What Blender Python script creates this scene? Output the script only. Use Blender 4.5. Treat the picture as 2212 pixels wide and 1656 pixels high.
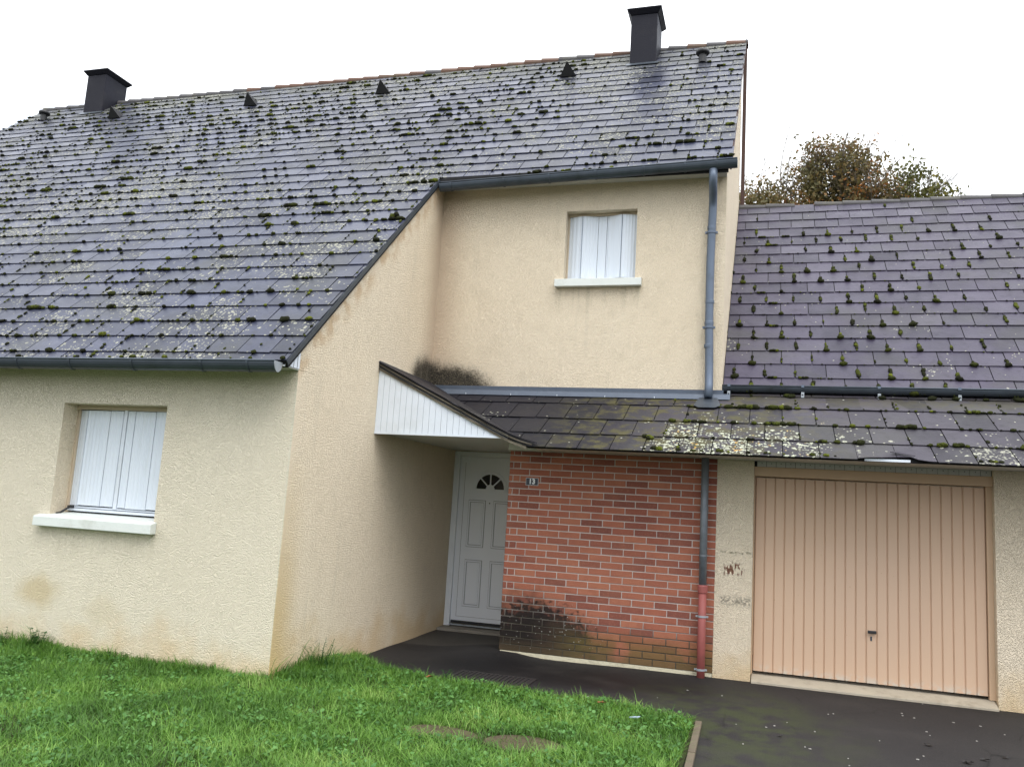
import bpy, math, random
import numpy as np
from mathutils import Vector, Matrix

scene = bpy.context.scene
for o in list(bpy.data.objects):
    bpy.data.objects.remove(o)
random.seed(13)
rng = np.random.default_rng(13)

# ------------------------------------------------------------------ camera
CAM_POS = Vector((4.2556, -6.9594, 1.5442))
YAW, PITCH, ROLL, FPX = 0.2981, 0.1442, 0.0610, 1821.2      # FPX: focal length for a picture 2212 wide
_F = Vector((-math.sin(YAW)*math.cos(PITCH), math.cos(YAW)*math.cos(PITCH), math.sin(PITCH)))
_R = Vector((math.cos(YAW), math.sin(YAW), 0))
_U = _R.cross(_F)
_R2 = _R*math.cos(ROLL) + _U*math.sin(ROLL)
_U2 = _U*math.cos(ROLL) - _R*math.sin(ROLL)
cam_data = bpy.data.cameras.new('camera')
cam = bpy.data.objects.new('camera', cam_data)
scene.collection.objects.link(cam)
m = Matrix.Identity(4)
for i in range(3):
    m[i][0], m[i][1], m[i][2], m[i][3] = _R2[i], _U2[i], -_F[i], CAM_POS[i]
cam.matrix_world = m
cam_data.sensor_fit = 'HORIZONTAL'
cam_data.sensor_width = 36
cam_data.lens = FPX/2212*36
cam_data.clip_start = 0.05
cam_data.clip_end = 3000
scene.camera = cam

def project(p):
    d = Vector(p) - CAM_POS
    z = d.dot(_F)
    if z < 0.1: return None
    return (1106 + FPX*d.dot(_R2)/z, 828 - FPX*d.dot(_U2)/z)

# ------------------------------------------------------------------ world: bright overcast sky
SUN_ELEV, SUN_AZ = math.radians(58), math.radians(140)     # azimuth clockwise from +Y
world = bpy.data.worlds.new('World'); scene.world = world
world.use_nodes = True
nt = world.node_tree; nt.nodes.clear()
wo = nt.nodes.new('ShaderNodeOutputWorld')
sky = nt.nodes.new('ShaderNodeTexSky'); sky.sky_type = 'NISHITA'; sky.sun_disc = False
sky.sun_elevation = SUN_ELEV; sky.sun_rotation = SUN_AZ
bg1 = nt.nodes.new('ShaderNodeBackground'); bg1.inputs['Strength'].default_value = 0.12
nt.links.new(sky.outputs[0], bg1.inputs['Color'])
tc = nt.nodes.new('ShaderNodeTexCoord')
mp = nt.nodes.new('ShaderNodeMapping'); mp.inputs['Scale'].default_value = (1.0, 1.0, 2.4)
nz = nt.nodes.new('ShaderNodeTexNoise'); nz.inputs['Scale'].default_value = 2.3; nz.inputs['Detail'].default_value = 7
nz.inputs['Roughness'].default_value = 0.55
nt.links.new(tc.outputs['Generated'], mp.inputs[0]); nt.links.new(mp.outputs[0], nz.inputs['Vector'])
cr = nt.nodes.new('ShaderNodeValToRGB')
cr.color_ramp.elements[0].position = 0.33; cr.color_ramp.elements[0].color = (0.60, 0.72, 0.96, 1)
cr.color_ramp.elements[1].position = 0.47; cr.color_ramp.elements[1].color = (0.97, 0.985, 1.0, 1)
nt.links.new(nz.outputs[0], cr.inputs[0])
bg2 = nt.nodes.new('ShaderNodeBackground')
# CIE overcast sky: the zenith is about three times as bright as the horizon
sep = nt.nodes.new('ShaderNodeSeparateXYZ'); nt.links.new(tc.outputs['Generated'], sep.inputs[0])
lum = nt.nodes.new('ShaderNodeMapRange'); lum.inputs['From Min'].default_value = 0.0; lum.inputs['From Max'].default_value = 1.0
lum.inputs['To Min'].default_value = 0.78; lum.inputs['To Max'].default_value = 2.34
nt.links.new(sep.outputs['Z'], lum.inputs['Value']); nt.links.new(lum.outputs[0], bg2.inputs['Strength'])
nt.links.new(cr.outputs[0], bg2.inputs['Color'])
mx = nt.nodes.new('ShaderNodeMixShader'); mx.inputs[0].default_value = 0.88
nt.links.new(bg1.outputs[0], mx.inputs[1]); nt.links.new(bg2.outputs[0], mx.inputs[2])
nt.links.new(mx.outputs[0], wo.inputs['Surface'])

sun_data = bpy.data.lights.new('sun', 'SUN'); sun_data.energy = 1.25; sun_data.angle = math.radians(45)
sun_data.color = (1.0, 0.96, 0.9)
sun = bpy.data.objects.new('sun', sun_data); scene.collection.objects.link(sun)
sdir = Vector((math.sin(SUN_AZ)*math.cos(SUN_ELEV), math.cos(SUN_AZ)*math.cos(SUN_ELEV), math.sin(SUN_ELEV)))
sun.rotation_euler = sdir.to_track_quat('Z', 'Y').to_euler()

vs = scene.view_settings
scene.display_settings.display_device = 'sRGB'
vs.view_transform = 'Standard'; vs.look = 'None'; vs.gamma = 1; vs.use_curve_mapping = False
vs.exposure = 0.6
scene.render.engine = 'CYCLES'
scene.render.resolution_x = 1024; scene.render.resolution_y = 766

# ------------------------------------------------------------------ mesh helpers
class MB:
    def __init__(s): s.v = []; s.f = []
    def poly(s, pts):
        i = len(s.v); s.v += [tuple(p) for p in pts]; s.f.append(tuple(range(i, i+len(pts)))); return s
    def box(s, x0, x1, y0, y1, z0, z1):
        i = len(s.v)
        s.v += [(x0,y0,z0),(x1,y0,z0),(x1,y1,z0),(x0,y1,z0),(x0,y0,z1),(x1,y0,z1),(x1,y1,z1),(x0,y1,z1)]
        s.f += [tuple(i+k for k in q) for q in ((0,3,2,1),(4,5,6,7),(0,1,5,4),(1,2,6,5),(2,3,7,6),(3,0,4,7))]
        return s
    def prism(s, pts, d):
        """polygon pts (3D) extruded by vector d"""
        n = len(pts); i = len(s.v); d = Vector(d)
        s.v += [tuple(Vector(p)) for p in pts] + [tuple(Vector(p)+d) for p in pts]
        s.f += [tuple(range(i, i+n)), tuple(range(i+2*n-1, i+n-1, -1))]
        for k in range(n):
            k2 = (k+1) % n
            s.f.append((i+k2, i+k, i+n+k, i+n+k2))
        return s
    def tube(s, pts, r, n=16, caps=True, squash=None):
        pts = [Vector(p) for p in pts]; i0 = len(s.v)
        rs = r if isinstance(r, (list, tuple)) else [r]*len(pts)
        ref = None
        for k, p in enumerate(pts):
            t = (pts[min(k+1, len(pts)-1)] - pts[max(k-1, 0)]).normalized()
            a = Vector((1,0,0)) if abs(t.x) < 0.8 else Vector((0,0,1))
            u = t.cross(a).normalized() if ref is None else (ref - t*ref.dot(t)).normalized()
            ref = u
            w = t.cross(u)
            for j in range(n):
                an = 2*math.pi*j/n
                s.v.append(tuple(p + u*math.cos(an)*rs[k] + w*math.sin(an)*rs[k]))
        for k in range(len(pts)-1):
            for j in range(n):
                j2 = (j+1) % n
                s.f.append((i0+k*n+j, i0+k*n+j2, i0+(k+1)*n+j2, i0+(k+1)*n+j))
        if caps:
            s.f.append(tuple(i0+j for j in range(n-1, -1, -1)))
            s.f.append(tuple(i0+(len(pts)-1)*n+j for j in range(n)))
        return s
    def mesh(s, name, mat, smooth=False):
        me = bpy.data.meshes.new(name); me.from_pydata(s.v, [], s.f); me.update()
        import bmesh
        bm = bmesh.new(); bm.from_mesh(me); bmesh.ops.recalc_face_normals(bm, faces=bm.faces); bm.to_mesh(me); bm.free()
        if mat: me.materials.append(mat)
        if smooth:
            me.polygons.foreach_set('use_smooth', [True]*len(me.polygons))
        return me
    def build(s, name, mat, parent=None, smooth=False, bevel=0, kind=None, label=None):
        me = s.mesh(name, mat, smooth)
        return place(me, name, parent, bevel=bevel, kind=kind, label=label)

ORIG = {}
def place(me, name, parent=None, bevel=0, kind=None, label=None, M=None):
    o = bpy.data.objects.new(name, me); scene.collection.objects.link(o)
    if M is not None: o.matrix_basis = M
    if parent is not None: adopt(o, parent)
    if bevel:
        b = o.modifiers.new('bevel', 'BEVEL'); b.width = bevel; b.segments = 2; b.limit_method = 'ANGLE'
        b.harden_normals = False
    if kind: o['kind'] = kind
    if label: o['label'] = label
    return o
def adopt(o, parent):
    o.parent = parent
    loc = Vector((0,0,0)); p = parent
    while p is not None:
        loc += p.location if p.type == 'EMPTY' else Vector((0,0,0)); p = p.parent
    # parts are built in world coordinates; only the thing's empty is moved
    o.matrix_parent_inverse = Matrix.Translation(-loc) if parent.type == 'EMPTY' else Matrix.Identity(4)
def thing(name, label, cat, loc, group=None):
    o = bpy.data.objects.new(name, None); scene.collection.objects.link(o)
    o.location = loc; o.empty_display_size = 0.3
    o['label'] = label; o['category'] = cat
    if group: o['group'] = group
    return o
def tag(o, label=None, cat=None, group=None, kind=None):
    if label: o['label'] = label
    if cat: o['category'] = cat
    if group: o['group'] = group
    if kind: o['kind'] = kind
    return o

def np_mesh(name, V, F, mat, col=None, smooth=False):
    """V (n,3), F (m,k) quads or tris"""
    me = bpy.data.meshes.new(name)
    V = np.asarray(V, np.float32); F = np.asarray(F, np.int32); k = F.shape[1]
    me.vertices.add(len(V)); me.vertices.foreach_set('co', V.ravel())
    me.loops.add(F.size); me.loops.foreach_set('vertex_index', F.ravel())
    me.polygons.add(len(F)); me.polygons.foreach_set('loop_start', np.arange(len(F), dtype=np.int32)*k)
    me.polygons.foreach_set('loop_total', np.full(len(F), k, np.int32))
    if smooth: me.polygons.foreach_set('use_smooth', np.ones(len(F), bool))
    me.update(calc_edges=True); me.validate()
    if mat: me.materials.append(mat)
    return me

# ------------------------------------------------------------------ material helpers
class Mat:
    def __init__(s, name, rough=0.8, spec=0.5, metal=0.0):
        s.m = bpy.data.materials.new(name); s.m.use_nodes = True
        s.t = s.m.node_tree; s.b = s.t.nodes['Principled BSDF']
        s.b.inputs['Roughness'].default_value = rough
        s.b.inputs['Specular IOR Level'].default_value = spec
        s.b.inputs['Metallic'].default_value = metal
        s.geo = s.t.nodes.new('ShaderNodeNewGeometry')
        s.P = s.geo.outputs['Position']
        s._xyz = None
    def n(s, t, **kw):
        x = s.t.nodes.new(t)
        for k, v in kw.items(): setattr(x, k, v)
        return x
    def L(s, a, b):
        if isinstance(a, (int, float)): b.default_value = a
        elif isinstance(a, tuple): b.default_value = a if len(a) == len(b.default_value) else (*a, 1)
        else: s.t.links.new(a, b)
    def xyz(s):
        if s._xyz is None:
            q = s.n('ShaderNodeSeparateXYZ'); s.L(s.P, q.inputs[0]); s._xyz = q
        return s._xyz.outputs
    def math(s, op, a, b=0.0, c=None, clamp=False):
        q = s.n('ShaderNodeMath', operation=op); q.use_clamp = clamp
        s.L(a, q.inputs[0]); s.L(b, q.inputs[1])
        if c is not None: s.L(c, q.inputs[2])
        return q.outputs[0]
    def noise(s, scale, detail=4, rough=0.55, dist=0.0, vec=None, sc=None):
        q = s.n('ShaderNodeTexNoise'); q.inputs['Scale'].default_value = scale
        q.inputs['Detail'].default_value = detail; q.inputs['Roughness'].default_value = rough
        q.inputs['Distortion'].default_value = dist
        v = vec or s.P
        if sc:
            mpn = s.n('ShaderNodeMapping'); mpn.inputs['Scale'].default_value = sc; s.L(v, mpn.inputs[0]); v = mpn.outputs[0]
        s.L(v, q.inputs['Vector']); return q.outputs[0]
    def voro(s, scale, feature='F1', out='Distance', vec=None, rand=1.0):
        q = s.n('ShaderNodeTexVoronoi', feature=feature); q.inputs['Scale'].default_value = scale
        q.inputs['Randomness'].default_value = rand
        s.L(vec or s.P, q.inputs['Vector']); return q.outputs[out]
    def step(s, v, a, b, lo=0.0, hi=1.0):
        q = s.n('ShaderNodeMapRange', interpolation_type='SMOOTHSTEP')
        s.L(v, q.inputs['Value']); q.inputs['From Min'].default_value = a; q.inputs['From Max'].default_value = b
        q.inputs['To Min'].default_value = lo; q.inputs['To Max'].default_value = hi
        return q.outputs[0]
    def mix(s, f, a, b):
        q = s.n('ShaderNodeMix', data_type='RGBA'); s.L(f, q.inputs[0]); s.L(a, q.inputs[6]); s.L(b, q.inputs[7])
        return q.outputs[2]
    def mixf(s, f, a, b):
        q = s.n('ShaderNodeMix', data_type='FLOAT'); s.L(f, q.inputs[0]); s.L(a, q.inputs[2]); s.L(b, q.inputs[3])
        return q.outputs[0]
    def blob(s, c, r, wob=0.35, nscale=5.0):
        """soft ellipsoid mask centred at c, radii r (world metres), with a ragged outline"""
        q = s.n('ShaderNodeVectorMath', operation='SUBTRACT'); s.L(s.P, q.inputs[0]); q.inputs[1].default_value = c
        d = s.n('ShaderNodeVectorMath', operation='DIVIDE'); s.L(q.outputs[0], d.inputs[0]); d.inputs[1].default_value = r
        l = s.n('ShaderNodeVectorMath', operation='LENGTH'); s.L(d.outputs[0], l.inputs[0])
        w = s.math('MULTIPLY_ADD', s.noise(nscale, 5), wob*2, -wob)
        return s.step(s.math('ADD', l.outputs['Value'], w), 1.0, 0.25)
    def color(s, c): s.L(c, s.b.inputs['Base Color'])
    def rough(s, r): s.L(r, s.b.inputs['Roughness'])
    def bump(s, h, dist=0.01, strength=1.0):
        q = s.n('ShaderNodeBump'); q.inputs['Distance'].default_value = dist; q.inputs['Strength'].default_value = strength
        s.L(h, q.inputs['Height']); s.L(q.outputs[0], s.b.inputs['Normal'])
    def rnd(s):
        oi = s.n('ShaderNodeObjectInfo')
        a = s.math('ADD', oi.outputs['Random'], s.geo.outputs['Random Per Island'])
        return s.math('FRACT', a)
    def rnd2(s, k=17.3):
        return s.math('FRACT', s.math('MULTIPLY', s.rnd(), k))

def mul(a, k): return tuple(x*k for x in a)

# --- roughcast render of the walls
def wall_material():
    M = Mat('cream_roughcast', rough=0.92, spec=0.25)
    base = M.mix(M.noise(0.9, 4), (0.79, 0.670, 0.500), (0.84, 0.735, 0.575))
    base = M.mix(M.math('MULTIPLY', M.step(M.noise(6, 5), 0.45, 0.75), 0.25), base, (0.62, 0.53, 0.39))
    x, y, z = M.xyz()
    # sky and lawn bounce painted in: paler, greyer colour on the street face of the left wing (y near 0)
    front = M.step(y, 0.004, -0.004)
    base = M.mix(M.math('MULTIPLY', front, 0.82), base, (0.715, 0.705, 0.595))
    # yellow ochre damp staining above the ground and down the corner
    low = M.step(M.math('ADD', z, M.math('MULTIPLY', M.noise(2.2, 5), -1.1)), -0.25, -0.75)
    base = M.mix(M.math('MULTIPLY', low, M.mixf(front, 0.6, 0.42)), base, (0.66, 0.46, 0.22))
    inside = M.math('MULTIPLY', M.step(M.math('ABSOLUTE', x), 0.01, 0.004), M.step(y, 0.45, 0.05))
    corner = M.math('MULTIPLY', inside, M.step(M.math('ADD', z, M.math('MULTIPLY', M.noise(3, 4), 0.8)), 2.6, 0.2))
    base = M.mix(M.math('MULTIPLY', corner, 0.8), base, (0.64, 0.46, 0.20))
    base = M.mix(M.math('MULTIPLY', M.blob((-2.72, 0, 0.42), (0.36, 0.3, 0.22)), 0.5), base, (0.52, 0.38, 0.15))
    base = M.mix(M.math('MULTIPLY', M.blob((-1.9, 0, 0.30), (0.3, 0.3, 0.2)), 0.22), base, (0.55, 0.42, 0.2))
    # orange run under the sloping verge
    run = M.math('MULTIPLY', M.math('SUBTRACT', 2.77, M.math('SUBTRACT', z, M.math('MULTIPLY', y, 0.939))), 1.0)
    runm = M.math('MULTIPLY', M.step(run, 0.28, 0.02), M.step(M.noise(5, 4), 0.42, 0.62))
    runm = M.math('MULTIPLY', runm, M.step(M.math('ABSOLUTE', x), 0.01, 0.004))
    base = M.mix(M.math('MULTIPLY', runm, 0.5), base, (0.50, 0.30, 0.12))
    # pinkish-brown tone deepening into the inner corner between the two upper walls
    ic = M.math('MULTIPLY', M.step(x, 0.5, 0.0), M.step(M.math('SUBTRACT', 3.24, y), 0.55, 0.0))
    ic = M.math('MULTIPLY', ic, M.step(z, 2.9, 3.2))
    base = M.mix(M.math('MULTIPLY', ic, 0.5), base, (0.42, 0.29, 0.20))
    # black soot-like algae at the flashing corner
    g = M.math('MULTIPLY', M.noise(45, 4), 0.6)
    b1 = M.blob((0.0, 3.08, 2.98), (0.4, 0.70, 0.56), 0.12, 6)
    b2 = M.blob((0.22, 3.24, 2.96), (0.90, 0.5, 0.50), 0.12, 6)
    bl = M.math('MAXIMUM', b1, b2)
    bl = M.step(M.math('ADD', bl, M.math('SUBTRACT', g, 0.3)), -0.02, 0.72)
    base = M.mix(M.math('MULTIPLY', bl, 0.97), base, (0.012, 0.011, 0.009))
    # rusty scratches and dark lines on the pillar left of the garage door
    pil = M.math('MULTIPLY', M.step(x, 3.78, 3.82), M.step(x, 4.13, 4.10))
    wob = M.math('MULTIPLY', M.noise(14, 4), 0.07)
    zz = M.math('ADD', z, wob)
    def line(h, w): return M.step(M.math('ABSOLUTE', M.math('SUBTRACT', zz, h)), w, w*0.2)
    brk = M.step(M.noise(30, 5, sc=(1, 1, 0.6)), 0.44, 0.56)
    l1 = M.math('MULTIPLY', line(1.235, 0.016), brk)
    l2 = M.math('MULTIPLY', M.step(M.math('ABSOLUTE', M.math('SUBTRACT', zz, 1.06)), 0.085, 0.05), M.step(M.noise(38, 3, sc=(1, 1, 0.35)), 0.50, 0.55))
    l2 = M.math('MULTIPLY', l2, M.math('MULTIPLY', M.step(x, 3.82, 3.85), M.step(x, 4.06, 4.03)))
    l3 = M.math('MULTIPLY', M.step(M.math('ABSOLUTE', M.math('SUBTRACT', zz, 0.735)), 0.08, 0.005), M.step(M.noise(50, 3, sc=(1, 1, 1.5)), 0.42, 0.56))
    base = M.mix(M.math('MULTIPLY', M.math('MULTIPLY', pil, l1), 0.75), base, (0.15, 0.14, 0.07))
    base = M.mix(M.math('MULTIPLY', M.math('MULTIPLY', pil, l2), 0.95), base, (0.16, 0.055, 0.03))
    base = M.mix(M.math('MULTIPLY', M.math('MULTIPLY', pil, l3), 0.7), base, (0.12, 0.11, 0.09))
    # small dark specks and pores
    sp = M.math('MULTIPLY', M.step(M.noise(95, 2), 0.66, 0.74), 0.30)
    base = M.mix(sp, base, (0.30, 0.25, 0.17))
    wd = M.n('ShaderNodeVectorMath', operation='MULTIPLY_ADD')
    nc = M.n('ShaderNodeTexNoise'); nc.inputs['Scale'].default_value = 25; nc.inputs['Detail'].default_value = 2
    M.L(M.P, nc.inputs['Vector']); M.L(nc.outputs['Color'], wd.inputs[0]); wd.inputs[1].default_value = (0.012,)*3; M.L(M.P, wd.inputs[2])
    tilt = M.n('ShaderNodeMapping'); tilt.inputs['Rotation'].default_value = (0.55, 0.4, 0.8); tilt.inputs['Location'].default_value = (3.1, 1.7, 2.3)
    M.L(wd.outputs[0], tilt.inputs[0])
    vd = M.voro(95, vec=tilt.outputs[0])
    h1 = M.math('MULTIPLY_ADD', M.noise(60, 2, vec=tilt.outputs[0]), 0.5, M.step(vd, 0.75, 0.05))
    h2 = M.noise(190, 3, 0.6, vec=tilt.outputs[0])
    sk = M.math('MULTIPLY', M.step(M.noise(9, 3, sc=(1, 1, 0.06)), 0.52, 0.72), M.step(M.noise(1.4, 4), 0.42, 0.62))
    base = M.mix(M.math('MULTIPLY', sk, 0.16), base, (0.50, 0.45, 0.34))
    us = M.math('MULTIPLY', M.step(M.noise(16, 3, sc=(1, 1, 0.05)), 0.45, 0.68), 0.4)
    u1 = M.math('MULTIPLY', M.math('MULTIPLY', M.step(z, 0.55, 1.05), M.step(z, 1.07, 1.06)), M.math('MULTIPLY', M.step(x, -2.85, -2.80), M.step(x, -1.36, -1.40)))
    u2 = M.math('MULTIPLY', M.math('MULTIPLY', M.step(z, 3.9, 4.33), M.step(z, 4.35, 4.34)), M.math('MULTIPLY', M.step(x, 1.60, 1.65), M.step(x, 2.74, 2.70)))
    base = M.mix(M.math('MULTIPLY', us, M.math('MAXIMUM', M.math('MULTIPLY', u1, front), u2)), base, (0.42, 0.37, 0.25))
    # dirt caught in the pits of the render
    base = M.mix(M.math('MULTIPLY', M.step(h1, 0.55, 0.2), 0.19), base, (0.42, 0.35, 0.24))
    M.color(base)
    h = M.math('ADD', M.math('MULTIPLY', h1, 0.9), M.math('MULTIPLY', h2, 0.3))
    h = M.math('ADD', h, M.math('MULTIPLY', M.noise(14, 2, vec=tilt.outputs[0]), 0.3))
    M.bump(h, 0.0085, 1.0)
    return M.m
WALL = wall_material()

def plain(name, col, rough=0.6, spec=0.5, metal=0.0, var=0.15, nscale=8, bumpd=0.0, bscale=60, dirt=None, sc=None):
    M = Mat(name, rough, spec, metal)
    c = M.mix(M.noise(nscale, 5, sc=sc), mul(col, 1-var), mul(col, 1+var))
    if dirt: c = M.mix(M.math('MULTIPLY', M.step(M.noise(nscale*0.6, 6, 0.65, sc=sc), 0.5, 0.72), dirt[1]), c, dirt[0])
    M.color(c)
    if bumpd: M.bump(M.noise(bscale, 4), bumpd)
    M.rough(M.math('MULTIPLY_ADD', M.noise(nscale*2, 3), 0.2, rough-0.1))
    return M.m

def slate_material(name, lich=0.5, algae=0.0, dark=(0.034,0.036,0.060), light=(0.072,0.074,0.108), lean=False, ridge_z=None, rgh=0.34):
    M = Mat(name, 0.4, 0.22)
    x, y, z = M.xyz()
    r = M.rnd(); r2 = M.rnd2()
    c = M.mix(r, dark, light)
    # faces weathered in streaks down the slope and in soft clouds
    c = M.mix(M.math('MULTIPLY', M.step(M.noise(3.0, 6, 0.6), 0.40, 0.7), 0.40), c, mul(light, 1.25))
    c = M.mix(M.math('MULTIPLY', M.step(M.noise(11, 4), 0.5, 0.72), 0.35), c, mul(dark, 0.6))
    c = M.mix(M.math('MULTIPLY', M.step(M.noise(70, 3), 0.55, 0.72), 0.10), c, (0.14, 0.135, 0.135))
    # dull grey-green film
    film = M.math('MULTIPLY', M.step(M.noise(1.1, 5, 0.6), 0.44, 0.66), 0.30)
    if ridge_z:
        top = M.step(z, ridge_z-1.5, ridge_z-0.1)
        film = M.math('MAXIMUM', film, M.math('MULTIPLY', M.math('MULTIPLY', top, M.step(M.noise(2.2, 5), 0.32, 0.6)), 0.85))
    c = M.mix(film, c, (0.088, 0.090, 0.074))
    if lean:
        c = M.mix(M.math('MULTIPLY', M.step(x, 3.6, 2.1), 0.85), c, (0.008, 0.008, 0.012))  # darker to the left: damp film, and the wall's dark reflection painted in
    if algae:
        am = M.math('MULTIPLY', M.step(M.noise(6.5, 6, 0.6), 0.44, 0.62), M.step(x, 1.6, 2.6))
        am = M.math('MULTIPLY', am, M.step(x, 5.5, 3.6))
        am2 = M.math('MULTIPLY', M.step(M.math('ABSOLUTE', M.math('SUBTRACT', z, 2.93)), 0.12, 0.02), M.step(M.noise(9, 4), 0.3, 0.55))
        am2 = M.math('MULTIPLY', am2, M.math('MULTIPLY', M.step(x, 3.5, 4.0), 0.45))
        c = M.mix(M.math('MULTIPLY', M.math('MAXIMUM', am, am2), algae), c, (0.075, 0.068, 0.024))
    # crustose lichen: pale rings and discs of mixed size, in drifts
    wv = M.n('ShaderNodeVectorMath', operation='MULTIPLY_ADD')
    nc = M.n('ShaderNodeTexNoise'); nc.inputs['Scale'].default_value = 60; nc.inputs['Detail'].default_value = 3
    M.L(M.P, nc.inputs['Vector']); M.L(nc.outputs['Color'], wv.inputs[0]); wv.inputs[1].default_value = (0.030,)*3; M.L(M.P, wv.inputs[2])
    V = wv.outputs[0]
    k1, k2 = (16, 32) if lean else (20, 40)
    d1 = M.voro(k1, vec=V); d2 = M.voro(k2, vec=V); rc1 = M.voro(k1, out='Color', vec=V); rc2 = M.voro(k2, out='Color', vec=V)
    s1 = M.n('ShaderNodeSeparateColor'); M.L(rc1, s1.inputs[0]); s2 = M.n('ShaderNodeSeparateColor'); M.L(rc2, s2.inputs[0])
    drift = M.math('ADD', M.math('MULTIPLY', M.noise(0.55, 3), 0.8), M.math('MULTIPLY', M.noise(5.0, 3), 0.35))
    drift = M.math('ADD', drift, M.math('MULTIPLY_ADD', r2, 0.20, -0.10))
    if lean:
        hot = M.math('MULTIPLY', M.step(x, 2.9, 3.5), M.step(x, 5.6, 4.0))
        hot = M.math('MULTIPLY', hot, M.step(z, 2.88, 2.35))
        drift = M.math('ADD', drift, M.math('MULTIPLY', hot, 0.30))
        drift = M.math('SUBTRACT', drift, M.math('MULTIPLY', M.step(x, 3.2, 1.8), 0.12))
        drift = M.math('SUBTRACT', drift, M.math('MULTIPLY', M.step(z, 2.72, 2.9), 0.4))
    lo = 0.92 - 0.6*lich
    dens = M.step(drift, lo, lo+0.32)                 # 0..1
    a1 = M.math('MULTIPLY', M.step(d1, 0.42, 0.30), M.math('LESS_THAN', s1.outputs[0], M.math('MULTIPLY', dens, 0.75)))
    a2 = M.math('MULTIPLY', M.step(d2, 0.44, 0.30), M.math('LESS_THAN', s2.outputs[0], M.math('MULTIPLY_ADD', dens, 0.85, 0.02*lich)))
    hole = M.math('MULTIPLY', M.step(d1, 0.22, 0.12), M.math('LESS_THAN', s1.outputs[1], 0.6))
    a1 = M.math('MULTIPLY', a1, M.math('SUBTRACT', 1.0, M.math('MULTIPLY', hole, 0.7)))
    lm = M.math('MAXIMUM', a1, a2)
    lcol = M.mix(M.noise(30, 3), (0.26, 0.255, 0.20), (0.46, 0.46, 0.37))
    if lean:
        lcol = M.mix(M.math('MULTIPLY', hot, 0.8), lcol, (0.50, 0.53, 0.40))
        org = M.math('MULTIPLY', M.step(M.noise(7.5, 3), 0.58, 0.66), hot)
        lcol = M.mix(org, lcol, (0.50, 0.28, 0.03))
    c = M.mix(M.math('MULTIPLY', lm, 0.85), c, lcol)
    M.color(c)
    rr = M.math('MULTIPLY_ADD', M.noise(4, 4), 0.26, rgh-0.10)
    rr = M.math('ADD', rr, M.math('MULTIPLY', r2, 0.12))
    rr = M.mixf(M.math('MAXIMUM', lm, M.math('MULTIPLY', film, 0.6)), rr, 0.85)
    M.rough(rr)
    h = M.math('ADD', M.math('MULTIPLY', lm, 0.6), M.math('MULTIPLY', M.noise(28, 5, 0.6), 0.7))
    h = M.math('ADD', h, M.math('MULTIPLY', M.noise(2.5, 2), 1.2))
    M.bump(h, 0.0035, 0.9)
    return M.m
SLATE = slate_material('weathered_slate', 0.70, ridge_z=9.9, dark=(0.010,0.012,0.025), light=(0.042,0.047,0.080), rgh=0.27)
SLATE_G = slate_material('garage_slate', 0.36, dark=(0.028,0.024,0.042), light=(0.062,0.053,0.082), rgh=0.34)
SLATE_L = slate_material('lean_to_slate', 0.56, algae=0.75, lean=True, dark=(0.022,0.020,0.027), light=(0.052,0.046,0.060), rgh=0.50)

ZINC = plain('dark_zinc', (0.070, 0.085, 0.105), 0.42, 0.5, 0.55, var=0.25, nscale=5, dirt=((0.035,0.04,0.04), 0.5))
ZINC_L = plain('pale_zinc', (0.33, 0.36, 0.39), 0.45, 0.5, 0.15, var=0.2, nscale=7, dirt=((0.10,0.12,0.12), 0.6))
ZINC_P = plain('grey_zinc_pipe', (0.115, 0.145, 0.195), 0.45, 0.5, 0.35, var=0.14, nscale=6, dirt=((0.07,0.085,0.10), 0.5))
FLASH = plain('blue_grey_flashing', (0.080, 0.098, 0.130), 0.5, 0.4, 0.2, var=0.2, nscale=9, dirt=((0.12,0.145,0.18), 0.4))
ZINC_W = plain('weathered_zinc_pipe', (0.17, 0.19, 0.215), 0.5, 0.5, 0.35, var=0.4, nscale=14, dirt=((0.24,0.27,0.28), 0.5))
CHIM = plain('dark_chimney_cladding', (0.010, 0.010, 0.017), 0.55, 0.2, 0.0, var=0.3, nscale=4, dirt=((0.030,0.028,0.032), 0.5), bumpd=0.003)
BLACK = plain('black_plastic', (0.018, 0.018, 0.02), 0.5)
DARKV = plain('black_vent_metal', (0.012, 0.012, 0.014), 0.7, 0.25, var=0.3)
UNDER = plain('roof_underlay', (0.010, 0.010, 0.011), 0.9)
PVC = plain('white_pvc', (0.66, 0.71, 0.78), 0.38, var=0.05, nscale=3, dirt=((0.50,0.54,0.55), 0.4))
PVC_D = plain('white_door_pvc', (0.78, 0.81, 0.86), 0.35, var=0.04, nscale=3)
SOFFIT = plain('white_soffit', (0.55, 0.55, 0.52), 0.5, var=0.08, nscale=4, dirt=((0.40,0.38,0.31), 0.4))
SILL = plain('painted_concrete_sill', (0.66, 0.69, 0.66), 0.7, var=0.08, nscale=6, bumpd=0.003, dirt=((0.45,0.46,0.40), 0.45))
EDGE = plain('mossy_edging_concrete', (0.115, 0.09, 0.06), 0.9, var=0.3, nscale=10, bumpd=0.006, bscale=70, dirt=((0.08,0.09,0.04), 0.6))
BEIGE = plain('beige_frame', (0.50, 0.41, 0.30), 0.6, var=0.08, nscale=5)
GLASS = Mat('dark_glass', 0.08, 0.6); GLASS.color((0.006, 0.007, 0.009)); GLASS = GLASS.m
PEACHF = plain('peach_frame', (0.56, 0.39, 0.25), 0.6, var=0.08, nscale=5)
CONC = plain('grey_concrete', (0.26, 0.235, 0.20), 0.85, var=0.25, nscale=9, bumpd=0.006, bscale=70, dirt=((0.13,0.125,0.10), 0.5))
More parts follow.
